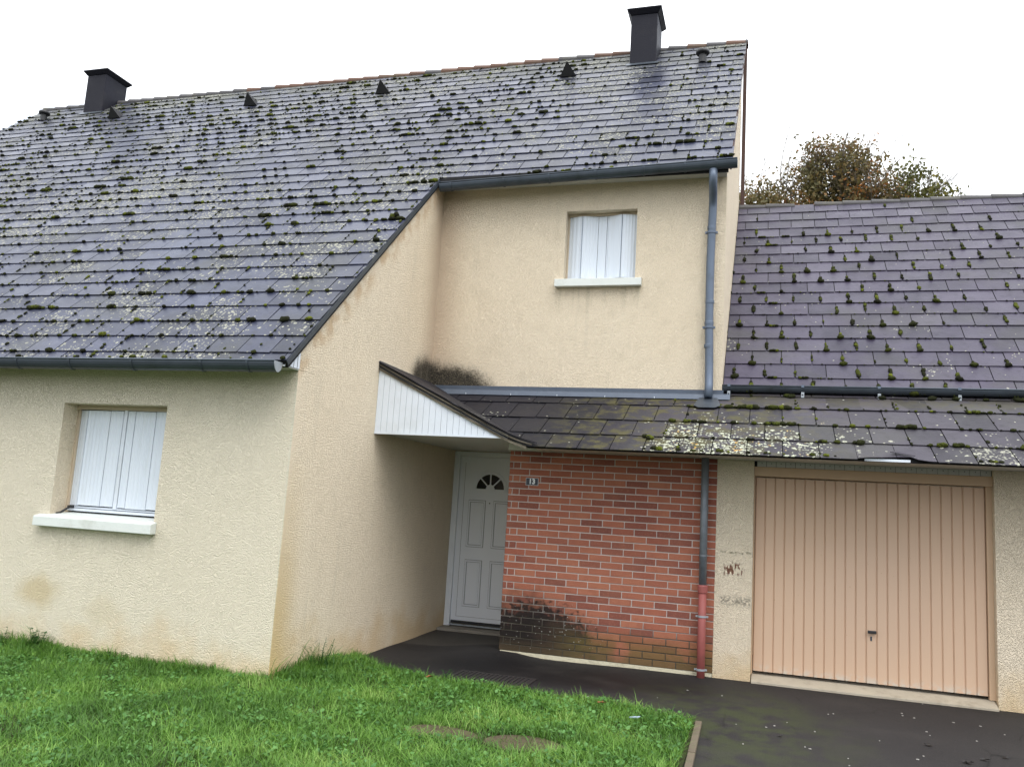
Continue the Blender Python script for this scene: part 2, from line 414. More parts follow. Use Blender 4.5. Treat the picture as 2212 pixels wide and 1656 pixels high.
CONC_L = plain('threshold_concrete', (0.40, 0.35, 0.27), 0.85, var=0.18, nscale=8, bumpd=0.005, bscale=60, dirt=((0.24,0.20,0.14), 0.6))
MORTAR = plain('mortar', (0.33, 0.30, 0.27), 0.95, var=0.25, nscale=10, bumpd=0.004, bscale=120)
CREAMM = plain('cream_mortar_strip', (0.60, 0.55, 0.40), 0.95, var=0.15, nscale=12, bumpd=0.01, bscale=50, dirt=((0.25,0.22,0.14), 0.5))
BROWN = plain('brown_board', (0.060, 0.026, 0.018), 0.7, var=0.3, nscale=12, sc=(1,1,0.1))
VERGEWOOD = plain('weathered_verge', (0.10, 0.085, 0.06), 0.85, var=0.5, nscale=22, bumpd=0.006, bscale=45)
REDPIPE = plain('red_cast_pipe', (0.31, 0.085, 0.075), 0.6, var=0.15, nscale=9, dirt=((0.13,0.06,0.05), 0.6))
GRATE = plain('dark_grate', (0.014, 0.012, 0.012), 0.6, var=0.4, nscale=20)
RIDGE = plain('ridge_tile', (0.075, 0.072, 0.075), 0.75, var=0.3, nscale=3.5, bumpd=0.004, dirt=((0.13,0.12,0.075), 0.7))
RIDGE_R = plain('reddish_ridge_tile', (0.125, 0.070, 0.048), 0.8, var=0.35, nscale=2.2, bumpd=0.004, dirt=((0.10,0.095,0.06), 0.8))

def shutter_material():
    M = Mat('shutter_pvc', 0.33, 0.5)
    c = M.mix(M.noise(2.5, 4, sc=(6, 6, 0.4)), (0.60, 0.66, 0.74), (0.70, 0.75, 0.81))
    c = M.mix(M.math('MULTIPLY', M.step(M.noise(9, 5, sc=(3, 3, 0.3)), 0.52, 0.7), 0.25), c, (0.52, 0.56, 0.55))
    M.color(c); return M.m
SHUT = shutter_material()

def garage_door_material():
    M = Mat('peach_door_metal', 0.5, 0.4)
    x, y, z = M.xyz()
    c = M.mix(M.noise(0.9, 4), (0.56, 0.385, 0.265), (0.61, 0.43, 0.30))
    c = M.mix(M.math('MULTIPLY', M.blob((5.3, 2.58, 0.9), (0.9, 0.6, 0.85), 0.3, 2), 0.30), c, (0.53, 0.385, 0.29))
    c = M.mix(M.math('MULTIPLY', M.step(M.noise(24, 5), 0.68, 0.74), 0.4), c, (0.33, 0.20, 0.11))
    c = M.mix(M.math('MULTIPLY', M.math('MULTIPLY', M.step(z, 0.10, 0.0), M.step(M.noise(16, 4), 0.42, 0.6)), 0.6), c, (0.52, 0.50, 0.44))
    M.color(c); return M.m
PEACH = garage_door_material()
PEACH_D = plain('peach_groove', (0.50, 0.345, 0.23), 0.6, var=0.15, nscale=8)

def brick_material():
    M = Mat('red_brick', 0.85, 0.3)
    x, y, z = M.xyz()
    r = M.rnd(); r2 = M.rnd2()
    q = M.n('ShaderNodeValToRGB'); e = q.color_ramp.elements
    e[0].position = 0.0; e[0].color = (0.19, 0.068, 0.050, 1)
    e[1].position = 1.0; e[1].color = (0.38, 0.145, 0.085, 1)
    for pos, col in ((0.20, (0.235, 0.078, 0.054, 1)), (0.34, (0.30, 0.098, 0.062, 1)), (0.62, (0.345, 0.120, 0.073, 1))):
        k = e.new(pos); k.color = col
    M.L(r, q.inputs[0]); c = q.outputs[0]
    c = M.mix(M.math('MULTIPLY', M.step(M.noise(7, 5), 0.46, 0.68), 0.4), c, (0.25, 0.085, 0.055))
    c = M.mix(M.math('MULTIPLY', M.step(M.noise(1.6, 3), 0.42, 0.65), 0.30), c, (0.37, 0.15, 0.09))
    c = M.mix(M.math('MULTIPLY', M.step(M.noise(60, 3), 0.5, 0.75), 0.3), c, (0.45, 0.19, 0.12))
    c = M.mix(M.math('MULTIPLY', M.blob((1.68, 2.47, 0.02), (0.98, 0.5, 0.72), 0.45, 7), 0.97), c, (0.022, 0.014, 0.011))
    c = M.mix(M.math('MULTIPLY', M.step(M.blob((1.80, 2.47, 0.08), (0.78, 0.5, 0.50), 0.75, 15), 0.0, 0.50), 0.92), c, (0.012, 0.009, 0.008))
    c = M.mix(M.math('MULTIPLY', M.blob((2.15, 2.47, 0.12), (0.50, 0.3, 0.30), 0.45, 9), 0.75), c, (0.045, 0.028, 0.018))
    gr = M.math('MULTIPLY', M.step(z, 0.33, 0.05), M.math('MULTIPLY', M.step(x, 1.9, 2.4), M.step(M.noise(3, 5), 0.30, 0.5)))
    c = M.mix(M.math('MULTIPLY', gr, 0.72), c, (0.125, 0.098, 0.028))
    c = M.mix(M.math('MULTIPLY', M.step(z, 0.12, -0.05), 0.5), c, (0.10, 0.07, 0.035))
    wsp = M.math('MULTIPLY', M.step(M.voro(22), 0.13, 0.08), M.blob((1.95, 2.47, 0.22), (0.85, 0.3, 0.40), 0.3, 8))
    c = M.mix(M.math('MULTIPLY', wsp, 0.9), c, (0.5, 0.5, 0.45))
    M.color(c); M.bump(M.math('ADD', M.noise(90, 4), M.math('MULTIPLY', M.noise(9, 3), 1.5)), 0.004)
    return M.m
BRICK = brick_material()
def mortar_material():
    M = Mat('brick_mortar', 0.95, 0.2)
    x, y, z = M.xyz()
    c = M.mix(M.noise(10, 4), (0.46, 0.41, 0.38), (0.60, 0.55, 0.52))
    dk = M.math('MAXIMUM', M.blob((1.75, 2.47, 0.05), (1.0, 0.5, 0.75), 0.3, 6), M.step(z, 0.42, 0.18))
    c = M.mix(M.math('MULTIPLY', dk, 0.92), c, (0.04, 0.034, 0.018))
    M.color(c); M.bump(M.noise(120, 3), 0.003); return M.m
BMORTAR = mortar_material()

def asphalt_material():
    M = Mat('dark_asphalt', 0.7, 0.2)
    x, y, z = M.xyz()
    c = M.mix(M.noise(0.8, 5), (0.013, 0.012, 0.013), (0.028, 0.026, 0.026))
    c = M.mix(M.math('MULTIPLY', M.step(M.noise(220, 2), 0.55, 0.75), 0.5), c, (0.085, 0.08, 0.078))
    c = M.mix(M.math('MULTIPLY', M.step(M.voro(85), 0.30, 0.12), 0.35), c, (0.075, 0.070, 0.066))
    crk = M.voro(1.1, feature='DISTANCE_TO_EDGE')
    c = M.mix(M.math('MULTIPLY', M.math('MULTIPLY', M.step(crk, 0.010, 0.002), M.step(M.noise(2.1, 3), 0.5, 0.6)), 0.7), c, (0.008, 0.008, 0.008))
    c = M.mix(M.math('MULTIPLY', M.step(M.math('SUBTRACT', y, M.math('MULTIPLY', M.noise(4, 4), 0.35)), 1.85, 2.3), M.math('MULTIPLY', M.step(x, 3.6, 4.0), 0.5)), c, (0.020, 0.019, 0.018))
    # wet black band along the brick wall and between grass and garage
    wet = M.blob((2.2, 1.65, -0.1), (2.4, 0.85, 1.0), 0.2, 1.5)
    c = M.mix(M.math('MULTIPLY', wet, 0.85), c, (0.005, 0.005, 0.006))
    # dry grey area in the porch
    dry = M.blob((0.55, 3.75, -0.15), (1.5, 1.05, 0.6), 0.12, 2.0)
    dry = M.step(dry, 0.02, 0.22)
    c = M.mix(M.math('MULTIPLY', dry, 0.9), c, M.mix(M.noise(12, 5), (0.055, 0.050, 0.045), (0.085, 0.078, 0.07)))
    # green algae film near the lawn
    gr = M.math('MULTIPLY', M.blob((4.0, 0.5, -0.1), (1.3, 1.9, 1.0), 0.35, 1.8), M.step(M.noise(5, 5), 0.35, 0.6))
    c = M.mix(M.math('MULTIPLY', gr, 0.65), c, (0.040, 0.050, 0.018))
    c = M.mix(M.math('MULTIPLY', M.step(M.noise(1.7, 4), 0.52, 0.72), 0.3), c, (0.038, 0.035, 0.033))
    M.color(c)
    M.rough(M.mixf(wet, 0.72, 0.55))
    h = M.math('ADD', M.noise(230, 2), M.math('MULTIPLY', M.noise(60, 3), 0.7))
    M.bump(h, 0.004, 0.8)
    return M.m
ASPH = asphalt_material()
def soil_material():
    M = Mat('lawn_soil', 0.95, 0.2)
    c = M.mix(M.noise(6, 6, 0.65), (0.020, 0.030, 0.008), (0.045, 0.050, 0.018))
    M.color(c); M.bump(M.noise(40, 5), 0.02); return M.m
SOIL = soil_material()
def lid_material():
    M = Mat('muddy_lid', 0.95, 0.2)
    c = M.mix(M.noise(9, 6, 0.7), (0.045, 0.034, 0.022), (0.115, 0.090, 0.058))
    c = M.mix(M.math('MULTIPLY', M.step(M.noise(26, 4), 0.52, 0.64), 0.6), c, (0.07, 0.085, 0.025))
    M.color(c); M.bump(M.noise(50, 5), 0.015); return M.m
LID = lid_material()
def leafy(name, stops, rough=0.5, trans=0.25, nscale=1.5, spec=0.35):
    M = Mat(name, rough, spec)
    q = M.n('ShaderNodeValToRGB'); e = q.color_ramp.elements
    e[0].position = stops[0][0]; e[0].color = (*stops[0][1], 1); e[1].position = stops[-1][0]; e[1].color = (*stops[-1][1], 1)
    for pos, col in stops[1:-1]:
        k = e.new(pos); k.color = (*col, 1)
    v = M.math('ADD', M.math('MULTIPLY', M.geo.outputs['Random Per Island'], 0.5), M.math('MULTIPLY', M.step(M.noise(nscale, 4), 0.32, 0.68), 0.5))
    M.L(v, q.inputs[0]); M.color(q.outputs[0])
    if trans:
        tr = M.n('ShaderNodeBsdfTranslucent'); M.L(q.outputs[0], tr.inputs[0])
        mxn = M.n('ShaderNodeMixShader'); mxn.inputs[0].default_value = trans
        out = [n for n in M.t.nodes if n.type == 'OUTPUT_MATERIAL'][0]
        M.t.links.new(M.b.outputs[0], mxn.inputs[1]); M.t.links.new(tr.outputs[0], mxn.inputs[2]); M.t.links.new(mxn.outputs[0], out.inputs[0])
    return M.m
GRASS = leafy('grass_blades', [(0.0, (0.034, 0.095, 0.014)), (0.4, (0.085, 0.200, 0.027)), (0.75, (0.165, 0.325, 0.050)), (1.0, (0.34, 0.47, 0.13))], 0.42, 0.35, 1.3)
CLOVER = leafy('broad_weed_leaves', [(0.0, (0.036, 0.105, 0.022)), (0.6, (0.085, 0.215, 0.048)), (1.0, (0.150, 0.31, 0.085))], 0.5, 0.3, 2.0)
WEED = leafy('dark_weed_leaves', [(0.0, (0.015, 0.060, 0.010)), (1.0, (0.045, 0.140, 0.025))], 0.5, 0.3)
LEAF_B = leafy('autumn_leaves', [(0.0, (0.060, 0.066, 0.026)), (0.5, (0.145, 0.125, 0.050)), (0.78, (0.21, 0.145, 0.055)), (0.93, (0.32, 0.135, 0.045)), (1.0, (0.48, 0.20, 0.05))], 0.6, 0.3, 0.7)
LEAF_G = leafy('olive_leaves', [(0.0, (0.045, 0.058, 0.012)), (0.5, (0.11, 0.115, 0.025)), (1.0, (0.24, 0.20, 0.045))], 0.6, 0.3, 0.9)
BARK = plain('grey_bark', (0.12, 0.10, 0.075), 0.9, var=0.35, nscale=12)
def moss_material():
    M = Mat('cushion_moss', 0.95, 0.15)
    r = M.geo.outputs['Random Per Island']
    q = M.n('ShaderNodeValToRGB'); e = q.color_ramp.elements
    e[0].position = 0.0; e[0].color = (0.010, 0.011, 0.005, 1); e[1].position = 1.0; e[1].color = (0.12, 0.14, 0.014, 1)
    for pos, col in ((0.5, (0.024, 0.028, 0.008, 1)), (0.75, (0.055, 0.066, 0.010, 1))):
        k = e.new(pos); k.color = col
    M.L(r, q.inputs[0])
    c = M.mix(M.math('MULTIPLY', M.step(M.noise(55, 3), 0.45, 0.65), 0.6), q.outputs[0], (0.012, 0.012, 0.005))
    M.color(c); M.bump(M.noise(160, 3), 0.01); return M.m
MOSS = moss_material()

# ------------------------------------------------------------------ ground heights
GP = np.array([(-0.09,0,-.15),(-.6,0,-.16),(-1.75,0,-.14),(-2.7,0,-.14),(-6,0,-.14),(0,.8,-.14),(0,2,-.19),(0,3,-.185),(0,4.2,-.17),(1.39,4.3,-.17),
               (1.4,2.47,-.07),(2.05,2.47,-.11),(3.1,2.47,-.10),(3.78,2.47,-.10),(4.03,2.47,-.10),(6.4,2.47,-.10),(9,2.47,-.12),(4,-3,-.12),(0,-3,-.15),(7,-2,-.1),(2,0.6,-.12),(5,0.5,-.1)])
def gz(x, y):
    d = (GP[:,0]-x)**2 + (GP[:,1]-y)**2 + 0.02
    w = d**-1.5
    return float((w*GP[:,2]).sum()/w.sum())
def gz_np(X, Y):
    d = (GP[None,:,0]-X[:,None])**2 + (GP[None,:,1]-Y[:,None])**2 + 0.02
    w = d**-1.5
    return (w*GP[None,:,2]).sum(1)/w.sum(1)

# ================================================================== SETTING
g = MB(); g.poly([(-400,-400,-0.9),(400,-400,-0.9),(400,400,-0.9),(-400,400,-0.9)])
tag(g.build('ground', SOIL), kind='structure')

def grid_sheet(name, mat, x0, x1, y0, y1, step, dz=0.0, keep=None):
    xs = np.arange(x0, x1+1e-6, step); ys = np.arange(y0, y1+1e-6, step)
    X, Y = np.meshgrid(xs, ys); nx, ny = len(xs), len(ys)
    Z = gz_np(X.ravel(), Y.ravel()).reshape(X.shape) + dz
    V = np.stack([X.ravel(), Y.ravel(), Z.ravel()], 1)
    idx = np.arange(nx*ny).reshape(ny, nx)
    F = np.stack([idx[:-1,:-1].ravel(), idx[:-1,1:].ravel(), idx[1:,1:].ravel(), idx[1:,:-1].ravel()], 1)
    if keep is not None:
        cen = V[F].mean(1); F = F[keep(cen[:,0], cen[:,1])]
    me = np_mesh(name, V, F, mat, smooth=True)
    return place(me, name)
tag(grid_sheet('asphalt_driveway', ASPH, -14, 16, -14, 4.5, 0.15), kind='structure')

LX = np.array([0, .5, 1.2, 2.15, 2.7, 3.4, 3.72]); LY = np.array([1.75, 1.15, .83, .68, .74, .52, .36])
def in_lawn(x, y, m=0.0):
    x = np.asarray(x); y = np.asarray(y)
    yb = np.where(x < 0, 0.0, np.interp(x, LX, LY))
    return (x < 3.735 - m) & (y < yb - m) & (x > -9)
tag(grid_sheet('lawn_ground', SOIL, -9, 3.75, -10, 2.0, 0.05, dz=0.012, keep=lambda x, y: in_lawn(x, y)), kind='structure')
# garage and porch thresholds
t = MB(); t.prism([(4.135,2.40,-0.092),(4.135,2.40,-0.078),(4.135,2.56,-0.035),(4.135,2.75,-0.035),(4.135,2.75,-0.2),(4.135,2.40,-0.2)], (2.27,0,0))
tag(t.build('garage_threshold', CONC_L, bevel=0.006), kind='structure')
t = MB(); t.box(0.002, 1.388, 4.08, 4.60, -0.4, -0.135)
tag(t.build('porch_step', CONC, bevel=0.008), kind='structure')

# ================================================================== ROOF GEOMETRY
class Plane:
    """roof plane: eave line at (y0, z0), rising with y; (x, s, n) -> world"""
    def __init__(s, y0, z0, slope):
        s.y0, s.z0 = y0, z0; s.a = math.atan(slope); s.c, s.s = math.cos(s.a), math.sin(s.a)
    def pt(s, x, d, n=0.0): return Vector((x, s.y0 + d*s.c - n*s.s, s.z0 + d*s.s + n*s.c))
    def d(s, y): return (y - s.y0)/s.c
MAIN = Plane(-0.282, 2.732, 0.9392)
LEAN = Plane(1.705, 2.183, 0.51)
GAR = Plane(3.40, 3.134, 0.9545)

def clip(poly, a, b, c):
    """keep a*x+b*y<=c"""
    out = []
    for i in range(len(poly)):
        p, q = poly[i], poly[(i+1) % len(poly)]
        dp, dq = a*p[0]+b*p[1]-c, a*q[0]+b*q[1]-c
        if dp <= 0: out.append(p)
        if (dp < 0 < dq) or (dq < 0 < dp):
            t_ = dp/(dp-dq); out.append((p[0]+(q[0]-p[0])*t_, p[1]+(q[1]-p[1])*t_))
    return out
def area2(poly):
    return abs(sum(poly[i][0]*poly[(i+1)%len(poly)][1]-poly[(i+1)%len(poly)][0]*poly[i][1] for i in range(len(poly))))/2

def slates(pl, rows, width, exps, clips, mat, roof, stuff_name, limit=300, thick=0.006, lift=0.014, off=None, skip=None, x_range=None, jitter=0.004):
    """rows: list of tail positions d; clips(row_d) -> list of half planes in (x, d)"""
    items = []
    full = {}
    for ri, d0 in enumerate(rows):
        ex = exps[ri] if isinstance(exps, (list, tuple)) else exps
        x0, x1 = x_range(d0)
        o = (width/2 if ri % 2 else 0) + (off or 0) + random.uniform(-0.012, 0.012)
        k = math.floor((x0-o)/width)
        while o + k*width < x1:
            xa = o + k*width; k += 1
            if skip and skip(ri, xa): continue
            L = ex*1.18
            w = width - 0.010
            dd = d0 + random.uniform(-jitter, jitter)
            rect = [(xa, dd), (xa+w, dd), (xa+w, dd+L), (xa, dd+L)]
            poly = rect
            for h in clips: poly = clip(poly, *h)
            if len(poly) < 3 or area2(poly) < 0.004: continue
            tilt = lift/L
            tw = random.uniform(-0.006, 0.006)       # small twist so each slate catches the sky differently
            tt = tilt + random.uniform(-0.006, 0.010)
            def nrm(x, d): return lift - (d-dd)*tt + (x-xa-w/2)*tw
            whole = abs(area2(poly)-area2(rect)) < 1e-6
            scr = [project(pl.pt(x, min(d, dd+ex))) for x, d in poly]
            A = 0
            if all(q is not None for q in scr):
                cx = sum(q[0] for q in scr)/len(scr); cy = sum(q[1] for q in scr)/len(scr)
                if -20 < cx < 2232 and -20 < cy < 1676: A = area2(scr)
            items.append((A, poly, nrm, whole, xa, dd, L, w, tt, tw, pl))
    items.sort(key=lambda q: -q[0])
    # shared meshes for whole slates, two worn variants
    key_mesh = {}
    st = MB(); n_ind = 0
    for A, poly, nrm, whole, xa, dd, L, w, tt, tw, p_ in items:
        if n_ind < limit and A > 0:
            n_ind += 1
            if whole:
                var = random.randrange(4); key = (round(L,4), round(w,4), var)
                if key not in key_mesh:
                    rr = random.Random(hash(key) & 0xffff)
                    mb = MB(); j = lambda: rr.uniform(-0.003, 0.003)
                    c = [(-w/2+0.008, 0+j()), (-w*0.2, j()*0.8), (w*0.15, j()), (w/2-0.006, j()), (w/2, 0.010), (w/2, L), (-w/2, L), (-w/2, 0.009)]
                    mb.prism([(x, d, 0) for x, d in c], (0, 0, thick))
                    key_mesh[key] = mb.mesh('slate', mat)
                ax = Vector((1, 0, tw)).normalized()
                ux = Vector((1,0,0)); ud = Vector((0, p_.c, p_.s)); un = Vector((0, -p_.s, p_.c))
                X = (ux + un*tw).normalized(); Y = (ud - un*tt).normalized(); Z = X.cross(Y).normalized()
                org = p_.pt(xa+w/2, dd, lift)
                M4 = Matrix(((X.x, Y.x, Z.x, org.x), (X.y, Y.y, Z.y, org.y), (X.z, Y.z, Z.z, org.z), (0,0,0,1)))
                place(key_mesh[key], 'slate', roof, M=M4)
            else:
                mb = MB(); mb.prism([p_.pt(x, d, nrm(x, d)) for x, d in poly], Vector((0, -p_.s, p_.c))*thick)
                mb.build('slate', mat, roof)
        else:
            st.prism([p_.pt(x, d, nrm(x, d)) for x, d in poly], Vector((0, -p_.s, p_.c))*thick)
    if st.v:
        st.build(stuff_name, mat, roof, kind='stuff')
    return items

# icosphere template for moss
def ico(sub):
    import bmesh
    bm = bmesh.new(); bmesh.ops.create_icosphere(bm, subdivisions=sub, radius=1.0)
    v = np.array([q.co[:] for q in bm.verts]); f = np.array([[q.index for q in fa.verts] for fa in bm.faces]); bm.free(); return v, f
ICO1 = ico(2)
ICO0 = ico(1)
def moss_cloud(pl, pts, name, parent, mat=MOSS):
    """pts: (x, d, rx, rd, h); each cushion is a few merged lumps"""
    Vs, Fs, n = [], [], 0
    for x, d, rx, rd, h in pts:
        T = ICO1 if rx > 0.016 else ICO0
        v, f = T
        bump = 1 + 0.22*np.sin(v[:,0]*5+random.random()*9)*np.cos(v[:,1]*5.5+random.random()*9) + rng.normal(0, 0.07, len(v))
        v = v*bump[:,None]
        a = random.uniform(-0.35, 0.35); ca, sa = math.cos(a), math.sin(a)
        lx = v[:,0]*rx; ld = v[:,1]*rd; ln = v[:,2]*h + h*0.35 + 0.018
        lx, ld = lx*ca - ld*sa, lx*sa + ld*ca
        X = x + lx; D = d + ld
        P = np.stack([X, pl.y0 + D*pl.c - ln*pl.s, pl.z0 + D*pl.s + ln*pl.c], 1)
        Vs.append(P); Fs.append(f+n); n += len(v)
    me = np_mesh(name, np.concatenate(Vs), np.concatenate(Fs), mat, smooth=True)
    return place(me, name, parent, kind='stuff')

# ================================================================== HOUSE
house = thing('house', 'cream roughcast house with long mossy slate roof, white shuttered windows and recessed porch', 'house', (0, 0, -0.15))
W = 3.73; U = 3.24; D = 4.38; B = 2.472
YR = 7.24                                   # ridge
sR = MAIN.d(YR); sU = MAIN.d(2.99); XL = -11.62; XV = 0.035; XR = 3.80

# --- walls
def hole_wall(x0, x1, y0, y1, z0, z1, hx0, hx1, hz0, hz1):
    m_ = MB()
    m_.box(x0, hx0, y0, y1, z0, z1); m_.box(hx1, x1, y0, y1, z0, z1)
    m_.box(hx0, hx1, y0, y1, z0, hz0); m_.box(hx0, hx1, y0, y1, hz1, z1)
    return m_
wx1, wx2, wz1, wz2 = -2.697, -1.429, 1.182, 2.322
hole_wall(-11.6, -0.002, 0, 0.30, -0.7, 2.70, wx1, wx2, wz1, wz2).build('front_wall', WALL, house)
ru = lambda y: MAIN.z0 + MAIN.s/MAIN.c*(y - MAIN.y0) - 0.085        # underside of roof
s = MB(); s.prism([(0,0.302,-0.7),(0,D+0.25,-0.7),(0,D+0.25,ru(U)),(0,U+0.05,ru(U)),(0,0.0,ru(0)),(0,0,2.702),(0,0.302,2.702)], (-0.25,0,0))
s.build('side_wall', WALL, house)
e_ = MB(); e_.box(-0.02, 0.0, -0.001, 0.302, -0.7, 2.70)
e_.build('corner_return', WALL, house)
ux1, ux2, uz1, uz2 = 1.722, 2.640, 4.440, 5.358
hole_wall(0.0, W, U, U+0.25, 2.85, 5.86, ux1, ux2, uz1, uz2).build('upper_wall', WALL, house)
s = MB(); s.prism([(W-0.25,U+0.251,2.6),(W-0.25,7.20,2.6),(W-0.25,7.20,ru(7.20)),(W-0.25,U+0.251,ru(U+0.251))], (0.25,0,0))
s.build('gable_wall', WALL, house)
MB().box(-11.6, W, 7.201, 7.34, -0.7, 9.55).build('rear_wall', WALL, house)
s = MB(); s.prism([(-11.35,0.302,-0.7),(-11.35,7.2,-0.7),(-11.35,7.2,ru(7.2)),(-11.35,0.302,ru(0.302))], (-0.25,0,0))
s.build('far_gable_wall', WALL, house)
MB().box(1.16, 3.9, D+0.0, D+0.2, -0.7, 2.9).build('porch_wall', WALL, house)
MB().box(1.40, 1.60, 2.62, D-0.002, -0.7, 2.27).build('porch_side_wall', WALL, house)
MB().box(XR-0.045, XR+0.012, 7.22, 7.40, 2.6, 9.80).build('corner_board', BROWN, house)
s = MB(); s.prism([MAIN.pt(XR-0.03, sU, -0.10), MAIN.pt(XR-0.03, sR, -0.10), MAIN.pt(XR-0.03, sR, -0.01), MAIN.pt(XR-0.03, sU, -0.01)], (0.022,0,0))
s.build('bargeboard', BROWN, house)

# --- roof slab, slates, ridge
roof = MB()
P = MAIN.pt
roof.prism([P(XL+0.02,0.01,0), P(XV-0.01,0.01,0), P(XV-0.01,sU+0.01,0), P(XR-0.035,sU+0.01,0), P(XR-0.035,sR-0.02,0), P(XL+0.02,sR-0.02,0)], Vector((0, MAIN.s, -MAIN.c))*0.08)
roof = roof.build('roof', UNDER, house)
EX = 0.3015
rows = [0.0 + EX*k - 0.18 for k in range(0, 36)]
rows = [d for d in rows if d < sR-0.05]
# left leg of the L: slates clipped at XV below the upper eave
low_rows = [d for d in rows if d < sU - 0.02]
def xr(d): return (XL-0.1, XV if d < sU-0.22 else XR)
SW = 0.362
items = []
lowclips = [(0,-1,-0.0), (1,0,XV), (-1,0,-XL)]
# rows partly under the upper eave need two pieces, so the two zones are laid separately with the same courses
first_up = [d for d in rows if d >= sU-0.20]
allitems = slates(MAIN, [d for d in rows if d < sU-0.20], SW, EX, lowclips, SLATE, roof, 'far_slates', limit=150, x_range=lambda d: (XL-0.1, XV))
straddle = [d for d in first_up if d < sU-0.03]
up0 = slates(MAIN, straddle, SW, EX, [(1,0,XV), (-1,0,-XL)], SLATE, roof, 'far_slates', limit=20, x_range=lambda d: (XL-0.1, XV), off=(SW/2 if len(rows)-len(first_up) & 1 else 0))
up1 = slates(MAIN, straddle, SW, EX, [(0,-1,-(sU-0.03)), (1,0,XR), (-1,0,-XV)], SLATE, roof, 'far_slates', limit=12, x_range=lambda d: (XV, XR))
first_up = [d for d in first_up if d >= sU-0.03]
up = slates(MAIN, first_up, SW, EX, [(0,-1,-(sU-0.03)), (1,0,XR), (-1,0,-XL), (0,1,sR)], SLATE, roof, 'far_slates', limit=118, x_range=lambda d: (XL-0.1, XR))
up = up + up0 + up1
# slates are shared out above as the 300 largest in view (150 per leg)
x = XL; k = 0
while x < XR:
    w = 0.335; x1 = min(x+w, XR)
    r0 = 0.105 + random.uniform(-0.004, 0.004); dz = random.uniform(-0.006, 0.006)
    red = (x > -6.5 and x < 1.6) and random.random() < 0.9 or x > 1.6 and random.random() < 0.3
    mb = MB(); c = P(0, sR, -0.035)
    def arc(xx, r, lift_):
        out = []
        for q in range(9):
            an = math.radians(-25 + q*230/8)
            out.append(Vector((xx, c.y + r*math.cos(an), c.z + lift_ + dz + r*0.85*math.sin(an))))
        return out
    A0 = arc(x, r0, 0.012); A1 = arc(x1+0.03, r0-0.018, 0.0)
    i0 = len(mb.v); mb.v += [tuple(v) for v in A0+A1]
    for q in range(8): mb.f.append((i0+q, i0+q+1, i0+9+q+1, i0+9+q))
    mb.f.append(tuple(range(i0+8, i0-1, -1))); mb.f.append(tuple(range(i0+9, i0+18)))
    mb.build('ridge_tile', RIDGE_R if red else RIDGE, roof, smooth=False)
    x += w
# verge strips
s = MB(); s.prism([P(XV+0.002,0.0,-0.045), P(XV+0.002,sU-0.02,-0.045), P(XV+0.002,sU-0.02,0.004), P(XV+0.002,0.0,0.004)], (0.006,0,0))
s.build('verge_strip', ZINC, house)

# --- moss on the main roof
def moss_points(its, n_big, dens, ymax=None, vertical=0.5):
    pts = []
    for A, poly, nrm, whole, xa, dd, L, w, tt, tw, p_ in its:
        if A <= 0: continue
        xs = [q[0] for q in poly]; x0, x1 = min(xs), max(xs); d0 = max(min(q[1] for q in poly), 0.02)
        # little dots along the tail edge, mostly at the joint of the course below
        for q in range(np.random.default_rng(int((xa+50)*1000+dd*77)).poisson(dens*(x1-x0)/0.36*3.2)):
            fx = random.choice([0.5, 0.5, 0.0, random.random(), random.random()]) + random.gauss(0, 0.03)
            xx = x0 + (x1-x0)*min(max(fx, 0.02), 0.98); r = random.choice([0.009, 0.012, 0.015, 0.021])*random.uniform(0.8, 1.2)
            pts.append((xx, d0-0.004, r*1.25, r, r*0.8))
        # strings up the vertical joint
        if random.random() < vertical*dens*1.35:
            for q in range(random.randrange(1, 5)):
                r = random.uniform(0.008, 0.018)
                pts.append((x0 + random.gauss(0, 0.004), d0 + random.uniform(0.02, 0.27), r, r*random.uniform(1, 2), r*0.7))
        if random.random() < n_big:
            r = random.uniform(0.022, 0.046)
            xx = random.uniform(x0+0.03, x1-0.03) if x1-x0 > 0.08 else (x0+x1)/2
            for q in range(random.choice([1, 1, 2, 3])):
                pts.append((xx + q*r*1.1*random.choice([-1, 1]), d0 + random.uniform(-0.008, 0.012), r*random.uniform(0.8, 1.4), r*0.75*random.uniform(.8, 1.1), r*0.62))
    return pts
mp_ = []
for it in allitems+up:
    xa, dd = it[4], it[5]
    if it[0] <= 0: continue
    y_ = MAIN.y0 + dd*MAIN.c
    dn = 0.95
    if xa > 1.0 and dd > sU+1.2 and xa < 2.6: dn = 0.15          # cleaner streak below the right chimney
    elif xa > 0.3 and xa < 1.6 and dd < sU+3.5: dn = 0.45
    fld = math.sin(xa*0.9+dd*0.7)*math.cos(dd*1.3-xa*0.35+1) + 0.6*math.sin(xa*2.7-dd*1.9) + 0.4*math.sin(xa*5.1+dd*3.3)
    dn *= min(1.9, max(0.35, 1.0+0.55*fld))
    big = 0.10 + (0.16 if dd > 3 else 0.05) + (0.25 if (xa < 0.8 and dd > sU+1.8) else 0)
    if dn < 0.3: big = 0.02
    big *= min(2.2, max(0.3, 1.0+0.7*fld))
    mp_ += moss_points([it], big, dn)
mp_ += [(XV-0.15, 3.22, .05, .035, .04), (XV-0.19, 3.20, .04, .035, .035)]
moss_cloud(MAIN, mp_, 'moss', roof)

